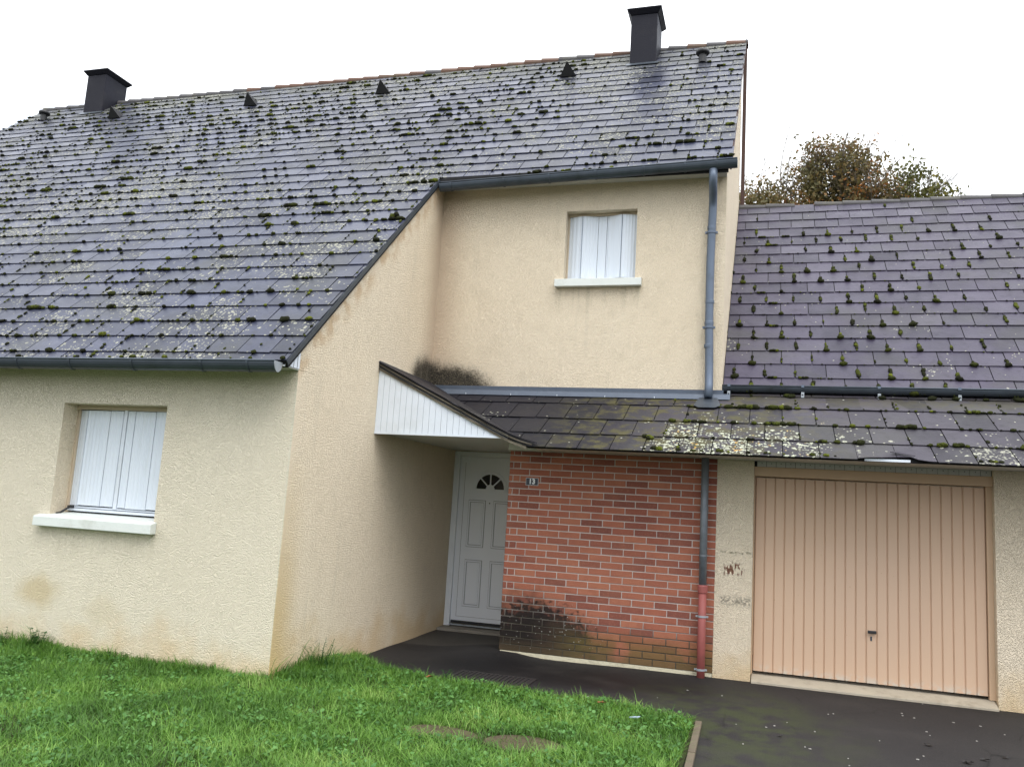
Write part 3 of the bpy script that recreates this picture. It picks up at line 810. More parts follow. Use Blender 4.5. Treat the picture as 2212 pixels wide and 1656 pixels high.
# --- main eave: box soffit, gutter with brackets
MB().box(XL, 0.0, -0.27, -0.002, 2.690, 2.700).build('soffit', SOFFIT, house)
s = MB(); s.prism([(-0.006,-0.262,2.702),(-0.006,-0.003,2.702),(-0.006,-0.003,ru(0)+0.06),(-0.006,-0.262,ru(-0.262)+0.02)], (0.014,0,0))
bx_ = s.build('eave_box_end', PVC, house)
for k in range(4):
    yy = -0.235 + k*0.062
    MB().box(0.0082, 0.0102, yy, yy+0.004, 2.704, max(2.71, ru(yy)+0.03)).build('cladding_groove', BLACK, bx_)

def gutter(x0, x1, yc0, yc1, z0, z1, r, drop, mat, parent, nbr, name='gutter', brx=None, end=True):
    """half round trough from (x0,yc0,z0) to (x1,yc1,z1); z is the rim"""
    mb = MB(); n = 12; t_ = 0.004
    ring = []
    for side in (0, 1):
        for q in range(n+1):
            an = math.pi + math.pi*q/n
            rr = r - (t_ if side else 0)
            ring.append((math.cos(an)*rr, math.sin(an)*(drop - (t_ if side else 0))))
    outer = ring[:n+1]; inner = ring[n+1:][::-1]
    prof = outer + inner
    A = [(x0, yc0+a, z0+b) for a, b in prof]; Bp = [(x1, yc1+a, z1+b) for a, b in prof]
    i = len(mb.v); mb.v += A + Bp; N = len(prof)
    for q in range(N):
        q2 = (q+1) % N; mb.f.append((i+q, i+q2, i+N+q2, i+N+q))
    g_ = mb.build(name, mat, parent, smooth=False)
    # rolled front rim
    MB().tube([(x0, yc0-r, z0), (x1, yc1-r, z1)], 0.009, 8).build('rim', mat, g_, smooth=True)
    for xe, ye, ze, m2 in ((x0, yc0, z0, mat), (x1, yc1, z1, ZINC_L if end == 'pale' else mat)):
        mb = MB(); mb.prism([(xe, ye+a, ze+b) for a, b in outer], (0.004 if xe == x1 else -0.004, 0, 0)); mb.build('end_cap', m2, g_)
    for k in range(nbr):
        f = (k+0.5)/nbr if brx is None else (brx[k]-x0)/(x1-x0)
        xc, yc, zc = x0+(x1-x0)*f, yc0+(yc1-yc0)*f, z0+(z1-z0)*f
        mb = MB(); o1 = [(math.cos(math.pi+math.pi*q/n)*(r+0.006), math.sin(math.pi+math.pi*q/n)*(drop+0.006)) for q in range(n+1)]
        i1 = [(math.cos(math.pi+math.pi*q/n)*(r-0.001), math.sin(math.pi+math.pi*q/n)*(drop-0.001)) for q in range(n, -1, -1)]
        mb.prism([(xc-0.013, yc+a, zc+b) for a, b in o1+i1], (0.026, 0, 0)); mb.build('bracket', mat, g_)
    return g_
gutter(XL, 0.0, -0.345, -0.345, 2.722, 2.722, 0.068, 0.098, ZINC, house, 0, end='pale', nbr_=0) if False else None
gutter(XL, -0.012, -0.338, -0.338, 2.716, 2.716, 0.068, 0.098, ZINC, house, 22, end='pale',
       brx=[-0.30, -0.80, -1.58, -2.32, -2.98]+[-3.6-0.62*k for k in range(12)]+[-11.2]*5)
gutter(0.06, 3.86, 2.945, 2.925, 5.700, 5.792, 0.064, 0.100, ZINC, house, 7, brx=[0.22, 0.95, 1.55, 2.15, 2.75, 3.25, 3.62])
MB().box(0.002, W, 2.97, U-0.002, 5.715, 5.727).build('soffit', SOFFIT, house)
MB().box(0.002, W+0.03, 2.955, 2.972, 5.66, 5.80).build('fascia_board', UNDER, house)

# --- chimneys
def chimney(x0, x1, y0, y1, zt, cap_over=0.07):
    zb = lambda y: MAIN.z0 + MAIN.s/MAIN.c*(y-MAIN.y0) - 0.05
    mb = MB(); mb.v += [(x0,y0,zb(y0)),(x1,y0,zb(y0)),(x1,y1,zb(y1)),(x0,y1,zb(y1)),(x0,y0,zt),(x1,y0,zt),(x1,y1,zt),(x0,y1,zt)]
    mb.f += [(0,3,2,1),(4,5,6,7),(0,1,5,4),(1,2,6,5),(2,3,7,6),(3,0,4,7)]
    c_ = mb.build('chimney', CHIM, house, bevel=0.012)
    mb = MB(); o = cap_over; zc = zt+0.0
    mb.v += [(x0-0.01,y0-0.01,zc),(x1+0.01,y0-0.01,zc),(x1+0.01,y1+0.01,zc),(x0-0.01,y1+0.01,zc),
             (x0-o,y0-o,zc+0.075),(x1+o,y0-o,zc+0.075),(x1+o,y1+o,zc+0.075),(x0-o,y1+o,zc+0.075),
             (x0-o,y0-o,zc+0.095),(x1+o,y0-o,zc+0.095),(x1+o,y1+o,zc+0.095),(x0-o,y1+o,zc+0.095)]
    mb.f += [(0,3,2,1),(0,1,5,4),(1,2,6,5),(2,3,7,6),(3,0,4,7),(4,5,9,8),(5,6,10,9),(6,7,11,10),(7,4,8,11),(8,9,10,11)]
    mb.build('chimney_cap', CHIM, c_)
    d0 = MAIN.d(y0)
    mb = MB(); mb.prism([P(x0-0.05, d0-0.10, 0.030), P(x1+0.05, d0-0.10, 0.030), P(x1+0.05, d0+0.01, 0.030), P(x0-0.05, d0+0.01, 0.030)], Vector((0,-MAIN.s,MAIN.c))*0.006)
    mb.build('chimney_flashing', ZINC, c_)
chimney(-10.06, -9.56, 6.78, 7.40, 10.26)
chimney(1.86, 2.32, 6.62, 7.22, 10.16)

# --- triangular roof vents (dark mouth facing down slope, sloping ridge back into the roof)
for xc in (-8.72, -5.49, -2.66, 0.86):
    d0 = MAIN.d(6.30); hw = 0.15
    b0 = P(xc-hw, d0, 0.02); b1 = P(xc+hw, d0, 0.02); ap = P(xc, d0, 0.02) + Vector((0, -0.14, 0.22)); bk = P(xc, d0+0.30, 0.02)
    mb = MB(); mb.v += [tuple(q) for q in (b0, b1, ap, bk)]; mb.f += [(0,1,2),(1,3,2),(3,0,2),(0,3,1)]
    v_ = mb.build('roof_vent', DARKV, house)
    mb = MB(); dd_ = Vector((0, -0.004, 0)); cen = (b0+b1+ap)/3
    mb.prism([b0.lerp(cen, .12)+dd_, b1.lerp(cen, .12)+dd_, ap.lerp(cen, .12)+dd_], (0, -0.003, 0)); mb.build('vent_mouth', BLACK, v_)
# --- round cap vents
for xc, yc in ((-10.92, 6.60), (3.12, 6.44)):
    b = P(xc, MAIN.d(yc), 0); mb = MB(); mb.tube([b, b+Vector((0,0,0.17))], 0.065, 14)
    v_ = mb.build('cap_vent', BLACK, house, smooth=False)
    mb = MB(); mb.tube([b+Vector((0,0,0.15)), b+Vector((0,0,0.175)), b+Vector((0,0,0.215)), b+Vector((0,0,0.235))], [0.10, 0.115, 0.105, 0.05], 16)
    mb.build('vent_cap', BLACK, v_, smooth=True)

# ------------------------------------------------------------------ windows
def panel(mb, xa, ya, xb, yb, z0, z1, nrib, th=0.022, amp=0.004):
    """one hollow PVC blade from (xa,ya) to (xb,yb) with shallow flutes"""
    n = nrib*4; pts = []
    dx, dy = xb-xa, yb-ya; L = math.hypot(dx, dy); nx, ny = dy/L, -dx/L
    front, back = [], []
    for q in range(n+1):
        f = q/n; a = amp*(0.5-0.5*math.cos(2*math.pi*f*nrib)) if 0 < q < n else 0
        front.append((xa+dx*f+nx*(th/2-a), ya+dy*f+ny*(th/2-a))); back.append((xa+dx*f-nx*th/2, ya+dy*f-ny*th/2))
    loop = front + back[::-1]
    mb.prism([(p[0], p[1], z0) for p in loop], (0, 0, z1-z0)); return mb

# left (ground floor) window
win = MB()
yw = 0.19
win.box(wx1+0.001, wx2-0.001, yw-0.02, yw+0.05, wz2-0.045, wz2-0.001); win.box(wx1+0.001, wx1+0.03, yw+0.005, yw+0.05, wz1+0.03, wz2-0.046)
win.box(wx2-0.03, wx2-0.001, yw+0.005, yw+0.05, wz1+0.03, wz2-0.046)
win = win.build('window', BEIGE, house, bevel=0.003, label='ground floor window left of the porch, white folding shutters closed')
MB().box(wx1+0.03, wx2-0.03, yw+0.06, yw+0.07, wz1+0.02, wz2-0.05).build('pane', GLASS, win)
zb, zt = wz1+0.105, wz2-0.052
xs = [wx1+0.030, wx1+0.165, wx1+0.44, wx1+0.600]
ys = [yw+0.035, yw-0.012, yw-0.004, yw+0.0]
def blades(xs, ys, zb, zt, ribs, parent, zj=0.0):
    for k in range(len(xs)-1):
        mb = MB(); panel(mb, xs[k]+0.004, ys[k], xs[k+1]-0.004, ys[k+1], zb+random.uniform(-zj, zj), zt+random.uniform(-zj, zj), ribs[k])
        mb.build('shutter_blade', SHUT, parent, smooth=False)
blades(xs, ys, zb, zt, [3, 6, 3], win, 0.004)
blades([wx1+0.655, wx1+0.755, wx1+1.01, wx1+1.17, wx2-0.006], [yw+0.0, yw-0.006, yw-0.010, yw-0.012, yw+0.03], zb, zt, [2, 6, 3, 2], win, 0.004)
MB().box(wx1+0.604, wx1+0.648, yw-0.014, yw+0.03, zb-0.02, zt+0.012).build('centre_bar', PVC, win, bevel=0.004)
MB().box(wx1+0.0305, wx2-0.004, yw-0.005, yw+0.045, wz1+0.045, wz1+0.072).build('bottom_rail', PVC, win, bevel=0.003)
MB().box(wx1+0.0305, wx2-0.004, yw+0.0, yw+0.045, wz1+0.078, wz1+0.096).build('bottom_rail', PVC, win, bevel=0.003)
MB().box(wx1+0.05, wx1+0.12, yw-0.03, yw-0.006, wz1+0.072, wz1+0.098).build('catch', BLACK, win, bevel=0.004)
MB().box(wx1+0.032, wx2-0.004, yw-0.002, yw+0.03, zt+0.006, zt+0.012).build('top_gap', BLACK, win)
s = MB(); s.tube([(wx1+0.07, yw-0.02, wz1+0.08), (wx1+0.035, yw-0.09, wz1+0.022), (wx1+0.02, yw-0.13, wz1+0.012)], 0.011, 8); s.build('shutter_arm', BLACK, win)
MB().box(wx2-0.09, wx2-0.02, yw-0.025, yw-0.006, wz1+0.040, wz1+0.058).build('catch', BLACK, win, bevel=0.004)
# sill, sloping top
s = MB(); s.prism([(wx1-0.12,-0.085,wz1-0.115),(wx1-0.12,-0.085,wz1-0.02),(wx1-0.12,-0.0015,wz1+0.002),(wx1-0.12,-0.0015,wz1-0.115)], (wx2-wx1+0.16,0,0))
sill = s.build('window_sill', SILL, win, bevel=0.006)
s = MB(); s.prism([(wx1+0.001,0.0,wz1-0.02),(wx1+0.001,0.0,wz1+0.004),(wx1+0.001,yw+0.045,wz1+0.03),(wx1+0.001,yw+0.045,wz1-0.02)], (wx2-wx1-0.002,0,0))
s.build('sill_top', SILL, win)

# upper window
yw2 = U+0.13
win = MB()
win.box(ux1+0.001, ux2-0.001, yw2-0.01, yw2+0.05, uz2-0.035, uz2-0.001); win.box(ux1+0.001, ux1+0.022, yw2, yw2+0.05, uz1+0.02, uz2-0.036)
win = win.build('window', BEIGE, house, bevel=0.003, label='small upper window with white accordion shutters closed')
MB().box(ux1+0.02, ux2-0.02, yw2+0.07, yw2+0.08, uz1+0.02, uz2-0.04).build('pane', GLASS, win)
zb, zt = uz1+0.050, uz2-0.040
fx = lambda f: ux1 + 0.02 + (ux2-ux1-0.026)*f
blades([fx(0), fx(.20)], [yw2+0.02, yw2-0.035], zb, zt, [3], win)
blades([fx(.20), fx(.425)], [yw2-0.035, yw2+0.02], zb, zt, [5], win)
blades([fx(.425), fx(.555)], [yw2+0.02, yw2+0.015], zb, zt, [1], win)
blades([fx(.575), fx(.78)], [yw2+0.015, yw2-0.045], zb, zt, [1], win)
blades([fx(.78), fx(1.0)], [yw2-0.045, yw2+0.0], zb, zt, [5], win)
MB().box(fx(.557), fx(.573), yw2+0.004, yw2+0.03, zb, zt).build('centre_bar', PVC, win)
MB().box(fx(0)+0.07, fx(1)-0.08, yw2-0.02, yw2+0.04, uz1+0.014, uz1+0.038).build('bottom_rail', PVC, win, bevel=0.003)
for f in (0.0, 0.915): MB().box(fx(f)+0.002, fx(f)+0.065, yw2-0.04, yw2+0.02, uz1+0.012, uz1+0.036).build('catch', BLACK, win, bevel=0.003)
s = MB(); s.prism([(ux1-0.095,U-0.085,uz1-0.100),(ux1-0.095,U-0.085,uz1-0.005),(ux1-0.095,U-0.0015,uz1+0.010),(ux1-0.095,U-0.0015,uz1-0.100)], (ux2-ux1+0.185,0,0))
s.build('window_sill', SILL, win, bevel=0.005)
MB().box(ux1+0.001, ux2-0.001, U, yw2+0.05, uz1-0.02, uz1+0.011).build('sill_top', SILL, win)

# ------------------------------------------------------------------ front door (plane y = D)
yd = D
SHADOW_LINE = plain('painted_shadow_line', (0.22, 0.225, 0.23), 0.7)  # grey for rings that paint shadow lines around the door mouldings
door = MB()
door.box(0.003, 0.085, yd-0.045, yd+0.05, -0.134, 2.275); door.box(1.06, 1.155, yd-0.045, yd+0.05, -0.134, 2.275); door.box(0.0855, 1.0595, yd-0.045, yd+0.05, 2.205, 2.275)
door = door.build('front_door', PVC_D, house, bevel=0.004, label='white front door with a half-round fanlight in the porch')
MB().box(0.088, 1.057, yd-0.012, yd+0.03, -0.085, 2.202).build('door_leaf', PVC_D, door, bevel=0.003)
MB().box(0.088, 1.057, yd-0.06, yd-0.013, -0.118, -0.098).build('threshold_bar', ZINC_L, door)
MB().box(0.100, 1.045, yd-0.03, yd-0.0125, -0.088, -0.055).build('weather_bar', BLACK, door)
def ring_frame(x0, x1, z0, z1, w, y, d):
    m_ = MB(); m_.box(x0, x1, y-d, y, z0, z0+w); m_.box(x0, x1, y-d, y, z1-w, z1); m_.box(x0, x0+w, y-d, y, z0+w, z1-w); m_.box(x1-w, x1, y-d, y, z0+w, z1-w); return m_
for xa, xb in ((0.250, 0.492), (0.617, 0.860)):
    for za, zb_ in ((0.955, 1.595), (0.145, 0.770)):
        ring_frame(xa-0.006, xb+0.006, za-0.006, zb_+0.006, 0.034, yd-0.0122, 0.0018).build('panel_shadow_ring', SHADOW_LINE, door)
        f_ = ring_frame(xa, xb, za, zb_, 0.022, yd-0.0125, 0.015).build('moulding', PVC_D, door, bevel=0.003)
        MB().box(xa+0.045, xb-0.045, yd-0.0185, yd-0.0125, za+0.045, zb_-0.045).build('raised_panel', PVC_D, f_, bevel=0.004)
MB().box(0.165, 0.168, yd-0.0135, yd-0.012, 0.0, 2.12).build('leaf_groove', BLACK, door)
MB().box(0.165, 0.985, yd-0.0135, yd-0.012, 0.0, 0.003).build('leaf_groove', BLACK, door)
xf, zf_ = 0.553, 1.762
def half_ring(r0, r1, y0, y1, n=24, base=0.0):
    m_ = MB(); o = [(xf+math.cos(math.pi*q/n)*r1, zf_+math.sin(math.pi*q/n)*r1+base) for q in range(n+1)]; i_ = [(xf+math.cos(math.pi*q/n)*r0, zf_+math.sin(math.pi*q/n)*r0+base) for q in range(n, -1, -1)]
    m_.prism([(a, y0, b) for a, b in o+i_], (0, y1-y0, 0)); return m_
fan = half_ring(0.205, 0.245, yd-0.030, yd-0.0125).build('fanlight', PVC_D, door, bevel=0.002)
MB().box(xf-0.245, xf+0.245, yd-0.030, yd-0.0125, zf_-0.040, zf_-0.001).build('fan_rail', PVC_D, fan, bevel=0.002)
m_ = MB(); n = 24; m_.prism([(xf+math.cos(math.pi*q/n)*0.204, yd-0.017, zf_+math.sin(math.pi*q/n)*0.204) for q in range(n+1)], (0, 0.004, 0)); m_.build('fan_glass', GLASS, fan)
half_ring(0.0, 0.062, yd-0.028, yd-0.0175, 16).build('fan_hub', PVC_D, fan)
for an in (45, 90, 135):
    a = math.radians(an); u_ = Vector((math.cos(a), 0, math.sin(a))); v_ = Vector((-math.sin(a), 0, math.cos(a)))*0.009; c_ = Vector((xf, yd-0.0265, zf_))
    MB().prism([c_+u_*0.055-v_, c_+u_*0.206-v_, c_+u_*0.206+v_, c_+u_*0.055+v_], (0, 0.009, 0)).build('fan_bar', PVC_D, fan)
s = MB(); s.tube([(0.556, yd-0.02, 1.565), (0.556, yd-0.010, 1.565)], 0.008, 10); s.build('peephole', BLACK, door)
MB().box(0.955, 0.985, yd-0.024, yd-0.0125, 0.93, 1.12).build('handle_plate', ZINC_L, door, bevel=0.004)
s = MB(); s.tube([(0.970, yd-0.02, 1.06), (0.970, yd-0.07, 1.06), (0.86, yd-0.075, 1.06)], 0.010, 8); s.build('door_handle', ZINC_L, door, smooth=True)

# ------------------------------------------------------------------ brick wall
bw = MB(); bw.box(1.398, 3.742, B+0.007, 2.615, -0.061, 2.184)
bw = bw.build('brick_wall', BMORTAR, house)
MB().box(1.405, 3.738, B+0.004, 2.60, -0.3, -0.062).build('footing_strip', CREAMM, house)
bricks = {}
def brick(x0, x1, z0, h):
    w = round(x1-x0, 3); key = (w, round(h, 3), random.randrange(3))
    if key not in bricks:
        j = lambda: random.uniform(-0.0012, 0.0012)
        mb = MB(); c = 0.003
        A = [(-w/2+c, 0, c), (w/2-c, 0, c), (w/2-c, 0, h-c), (-w/2+c, 0, h-c)]
        Bq = [(-w/2+j(), c, j()), (w/2+j(), c, j()), (w/2+j(), c, h+j()), (-w/2+j(), c, h+j())]
        Cq = [(-w/2, 0.08, 0), (w/2, 0.08, 0), (w/2, 0.08, h), (-w/2, 0.08, h)]
        mb.v += A+Bq+Cq; mb.f.append((0,1,2,3))
        for q in range(4):
            q2 = (q+1)%4; mb.f += [(q, 4+q, 4+q2, q2), (4+q, 8+q, 8+q2, 4+q2)]
        mb.f.append((11,10,9,8))
        bricks[key] = mb.mesh('brick', BRICK)
    o = place(bricks[key], 'brick', bw, M=Matrix.Translation((  (x0+x1)/2, B+random.uniform(-0.0015, 0.0015), z0)) @ Matrix.Rotation(random.uniform(-0.004, 0.004), 4, 'Y'))
    return o
CH, BL, J = 0.0757, 0.2365, 0.0105
nb = 0; zc = -0.058; ci = 0
while zc < 2.16:
    x0 = 1.392; end = 3.748
    first = BL if ci % 2 == 0 else 0.060
    xx = x0; seg = []
    if ci % 2 == 1: seg = [0.040, 0.085-0.010]
    else: seg = [BL]
    while xx < end - 0.03:
        w_ = seg.pop(0) if seg else BL
        xe = min(xx+w_, end)
        if end - xe < 0.05: xe = end
        h_ = min(CH-J, 2.182-zc)
        if h_ > 0.01:
            if ci % 2 == 1 and xe == end and xe-xx > 0.12:
                mid = xx + 0.105; brick(xx, mid, zc, h_); xx = mid+J; nb += 1
            brick(xx, xe, zc, h_); nb += 1
        xx = xe + J
    zc += CH; ci += 1

# number plate
pl_ = thing('number_plate', 'small black number plate reading 13 in white, fixed to the brick wall', 'sign', (1.672, B-0.01, 1.836))
MB().box(1.600, 1.748, B-0.012, B-0.004, 1.795, 1.880).build('plate_border', plain('white_enamel', (0.72,0.74,0.75), 0.3), pl_)
MB().box(1.6035, 1.7445, B-0.0135, B-0.0125, 1.7985, 1.8765).build('plate_face', plain('black_enamel', (0.012,0.014,0.022), 0.25), pl_)
cu = bpy.data.curves.new('digits', 'FONT'); cu.body = '13'; cu.size = 0.078; cu.extrude = 0.0008; cu.offset = 0.0034
cu.align_x = 'CENTER'; cu.align_y = 'CENTER'
cu.materials.append(bpy.data.materials['white_enamel'])
dtmp = bpy.data.objects.new('digits_curve', cu); dme = bpy.data.meshes.new_from_object(dtmp); bpy.data.objects.remove(dtmp)
dg = bpy.data.objects.new('digits', dme); scene.collection.objects.link(dg)
dg.matrix_basis = Matrix.Translation((1.674, B-0.0145, 1.8375)) @ Matrix.Rotation(math.pi/2, 4, 'X'); adopt(dg, pl_)

# ------------------------------------------------------------------ downpipes
dp = MB()
dp.tube([(3.585,2.93,5.69),(3.585,2.93,5.60),(3.583,2.95,5.53),(3.580,3.06,5.44),(3.576,3.14,5.38),(3.574,3.165,5.28),(3.562,3.17,4.6),(3.566,3.17,3.9),(3.580,3.17,3.35),(3.585,3.15,3.10),(3.585,3.08,2.95)], 0.049, 18)
dp = dp.build('upper_downpipe', ZINC_P, house, smooth=True)
for z_ in (4.98, 3.80):
    MB().tube([(3.565,3.17,z_-0.012),(3.565,3.17,z_+0.012)], 0.060, 18).build('pipe_clamp', ZINC_P, dp)
    for sx in (-1, 1): MB().box(3.565+sx*0.060-0.014, 3.565+sx*0.060+0.014, 3.155, 3.185, z_-0.013, z_+0.013).build('clamp_ear', ZINC_P, dp)
    MB().box(3.55, 3.58, 3.19, U-0.001, z_-0.01, z_+0.01).build('clamp_stem', ZINC, dp)
for z_ in (5.03, 4.10, 3.84, 3.56):
    MB().tube([(3.567,3.17,z_-0.006),(3.567,3.17,z_+0.03),(3.567,3.17,z_+0.036)], [0.0535, 0.0535, 0.049], 18, caps=False).build('pipe_joint', ZINC_P, dp, smooth=False)
s = MB(); lp = LEAN.pt
s.prism([lp(3.585-0.15, LEAN.d(2.90), 0.03), lp(3.585-0.09, LEAN.d(2.84), 0.03), lp(3.585+0.09, LEAN.d(2.84), 0.03), lp(3.585+0.15, LEAN.d(2.90), 0.03), lp(3.585+0.10, LEAN.d(3.16), 0.03), lp(3.585-0.10, LEAN.d(3.16), 0.03)], Vector((0,-LEAN.s,LEAN.c))*0.006)
s.build('roof_collar', ZINC, dp)
xl, yl = 3.628, 2.392
dp2 = MB().tube([(xl-0.008,yl,2.26),(xl-0.006,yl,1.5),(xl-0.002,yl,0.83)], 0.040, 18).build('lower_downpipe', ZINC_W, house, smooth=True, label='weathered zinc downpipe on the brick wall')
MB().tube([(xl-0.006,yl,1.62),(xl-0.006,yl,1.66)], 0.0435, 18).build('pipe_joint', ZINC_W, dp2)
MB().tube([(xl-0.004,yl,1.14),(xl-0.004,yl,1.16)], 0.0435, 18).build('pipe_joint', ZINC_W, dp2)
dp3 = MB().tube([(xl,yl,0.80),(xl+0.001,yl,0.3),(xl+0.003,yl,-0.16)], 0.042, 18).build('soil_pipe', REDPIPE, house, smooth=True, label='red painted iron pipe at the foot of the downpipe')
MB().tube([(xl,yl,0.76),(xl,yl,0.765),(xl,yl,0.83),(xl,yl,0.845)], [0.043,0.052,0.055,0.050], 18).build('pipe_socket', REDPIPE, dp3, smooth=False)
for z_ in (0.52, -0.02):
    MB().tube([(xl,yl,z_-0.01),(xl,yl,z_+0.01)], 0.048, 18).build('pipe_clamp', ZINC_L, dp3)
    for sx in (-1, 1): MB().box(xl+sx*0.055-0.010, xl+sx*0.055+0.010, yl-0.008, yl+0.008, z_-0.009, z_+0.009).build('clamp_ear', ZINC_L, dp3)
    MB().box(xl-0.01, xl+0.01, yl+0.045, B, z_-0.008, z_+0.008).build('clamp_stem', ZINC, dp3)

# ------------------------------------------------------------------ porch canopy (fascia, cross slope, flashing)
can = MB()
Ff = 1.715; zs = 2.283; xt = 1.585
can.prism([(0.002, Ff, zs), (xt, Ff, zs), (0.002, Ff, 2.985)], (0, 0.02, 0))
can = can.build('porch_canopy', BLACK, house, label='white boarded triangle under the mossy edge of the porch roof')
bwid = 0.0725; xx = 0.003
ztop = lambda x_: 2.985 + (zs-2.985)*min(1, (x_/xt))
while xx < xt-0.02:
    x1_ = min(xx+bwid-0.0035, xt-0.005)
    MB().prism([(xx, Ff-0.009, zs+0.003), (x1_, Ff-0.009, zs+0.003), (x1_, Ff-0.009, max(ztop(x1_), zs+0.006)+0.018), (xx, Ff-0.009, ztop(xx)+0.018)], (0, 0.0085, 0)).build('board', PVC, can)
    xx += bwid
MB().box(0.002, xt-0.005, Ff-0.014, Ff+0.03, zs-0.022, zs+0.002).build('edge_trim', PVC, can)
# cross slope with broken slate edges showing in the cut
zt_ = lambda x_: 3.075 - 0.485*x_
for k, (dz0, dz1, yo, matk) in enumerate(((-0.085, -0.058, -0.018, VERGEWOOD), (-0.052, -0.034, -0.024, UNDER), (-0.030, -0.016, -0.022, VERGEWOOD), (-0.012, 0.0, -0.016, UNDER), (0.003, 0.014, -0.03, SLATE_L))):
    x_e = 1.80 + 0.03*k
    mb = MB()
    y_ = 1.705+yo
    pts = [(0.002, y_, zt_(0)+dz0)]; topp = []
    N = 14
    lo_ = []; hi_ = []
    for q in range(N+1):
        xq = 0.002 + (x_e-0.002)*q/N
        kick = 0.05*max(0, (xq-1.45)/0.4)**2
        lo_.append((xq, y_ + random.uniform(-0.006, 0.006), zt_(xq)+dz0+kick)); hi_.append((xq, y_ + random.uniform(-0.006, 0.006), zt_(xq)+dz1+kick))
    # strip back to the valley
    for q in range(N):
        for (a, b) in ((lo_, hi_),):
            mb.poly([a[q], a[q+1], b[q+1], b[q]])
        def back(p_): 
            yv = 3.235 - (3.235-1.705)*min(1, p_[0]/1.80)
            return (p_[0], max(yv, p_[1]+0.001), p_[2])
        mb.poly([hi_[q], hi_[q+1], back(hi_[q+1]), back(hi_[q])]); mb.poly([lo_[q+1], lo_[q], back(lo_[q]), back(lo_[q+1])])
    mb.build('verge_layer', matk, can)
# side flashing along the side wall and the long one below the upper wall
s = MB(); s.prism([(0.0025, Ff-0.02, 3.010), (0.0025, U-0.002, 3.010), (0.0025, U-0.002, 3.082), (0.0025, Ff-0.02, 3.095)], (0.010, 0, 0)); s.build('side_flashing', ZINC, can)
fl = MB(); fl.box(0.014, W+0.02, U-0.014, U-0.002, 2.93, 3.054); fl = fl.build('upper_flashing', FLASH, house)
s = MB(); s.prism([(0.014,U-0.0145,3.000),(0.014,U-0.0145,3.008),(0.014,U-0.100,2.985),(0.014,U-0.132,2.925),(0.014,U-0.122,2.925),(0.014,U-0.092,2.978)], (W+0.10-0.014,0,0)); s.build('flashing_apron', FLASH, fl)
for x_ in (0.55, 1.15, 1.75, 2.35, 2.95):
    MB().box(x_, x_+0.006, U-0.134, U-0.130, 2.925, 2.945).build('flashing_clip', PVC, fl)
# soffits
so = MB().box(0.002, 1.397, Ff+0.022, D-0.046, zs-0.001, zs+0.015).build('porch_soffit', SOFFIT, house)

# ================================================================== GARAGE
gar = thing('garage', 'lower garage wing with peach up-and-over door and purple-grey slate roof', 'garage', (5.2, 2.6, -0.1))
go, gq = 4.128, 6.415
MB().box(3.744, go, B-0.001, 2.85, -0.7, 2.185).build('garage_pillar', WALL, gar)
MB().box(gq, 11.0, B-0.001, 2.85, -0.7, 2.185).build('garage_wall', WALL, gar)
MB().box(go+0.0005, gq-0.0005, 2.515, 2.70, 2.025, 2.125).build('door_lintel', PEACHF, gar, bevel=0.003)
# white perforated boards above the lintel
xx = go+0.03; pb = MB().box(go+0.0005, gq-0.0005, 2.545, 2.60, 2.126, 2.184).build('overdoor_boarding', UNDER, gar)
while xx < gq-0.05:
    MB().box(xx, xx+0.094, 2.532, 2.5445, 2.127, 2.184).build('board', SOFFIT, pb)
    MB().box(xx+0.045, xx+0.053, 2.5308, 2.5325, 2.160, 2.169).build('vent_hole', BLACK, pb)
    xx += 0.098
MB().box(1.80, 11.0, 1.775, B+0.14, 2.186, 2.198).build('eave_soffit', SOFFIT, gar)
MB().box(1.399, 1.799, 2.36, B+0.14, 2.186, 2.282).build('soffit_step', SOFFIT, gar)
MB().box(1.400, 1.799, 1.90, 2.358, 2.284, 2.292).build('eave_soffit', SOFFIT, gar)
MB().box(1.80, 11.0, 1.755, 1.774, 2.172, 2.198).build('eave_board', UNDER, gar)
# door
gd = MB(); gl, gr, gy = 4.138, 6.362, 2.587
gd.box(gl+0.008, gr-0.006, gy+0.004, gy+0.02, 0.0, 2.012)
gd = gd.build('garage_door', PEACH_D, gar)
MB().box(gl-0.008, gl+0.004, gy-0.03, gy+0.05, -0.03, 2.024).build('door_jamb', PEACHF, gd)
MB().box(gr-0.003, gq-0.0005, gy-0.03, gy+0.05, -0.03, 2.024).build('door_jamb', PEACHF, gd)
npan = 22; pw = (gr-gl-0.016)/npan
for k in range(npan):
    xa = gl+0.009+k*pw; c = 0.009
    mb = MB(); mb.prism([(xa+0.001, gy+0.0035, 0.0), (xa+c, gy-0.008, 0.0), (xa+pw-c, gy-0.008, 0.0), (xa+pw-0.001, gy+0.0035, 0.0)], (0, 0, 2.010)); mb.build('door_panel', PEACH, gd)
MB().box(5.262, 5.345, gy-0.045, gy-0.030, 0.490, 0.520).build('door_handle', BLACK, gd, bevel=0.005)
s = MB(); s.tube([(5.300, gy-0.008, 0.505), (5.300, gy-0.035, 0.505)], 0.013, 10); s.build('handle_stem', BLACK, gd)
MB().box(5.290, 5.306, gy-0.013, gy-0.008, 0.415, 0.460).build('keyhole_plate', ZINC, gd, bevel=0.003)
# side and rear shell
MB().box(3.732, 11.0, 7.35, 7.5, -0.7, 6.3).build('rear_wall', WALL, gar)
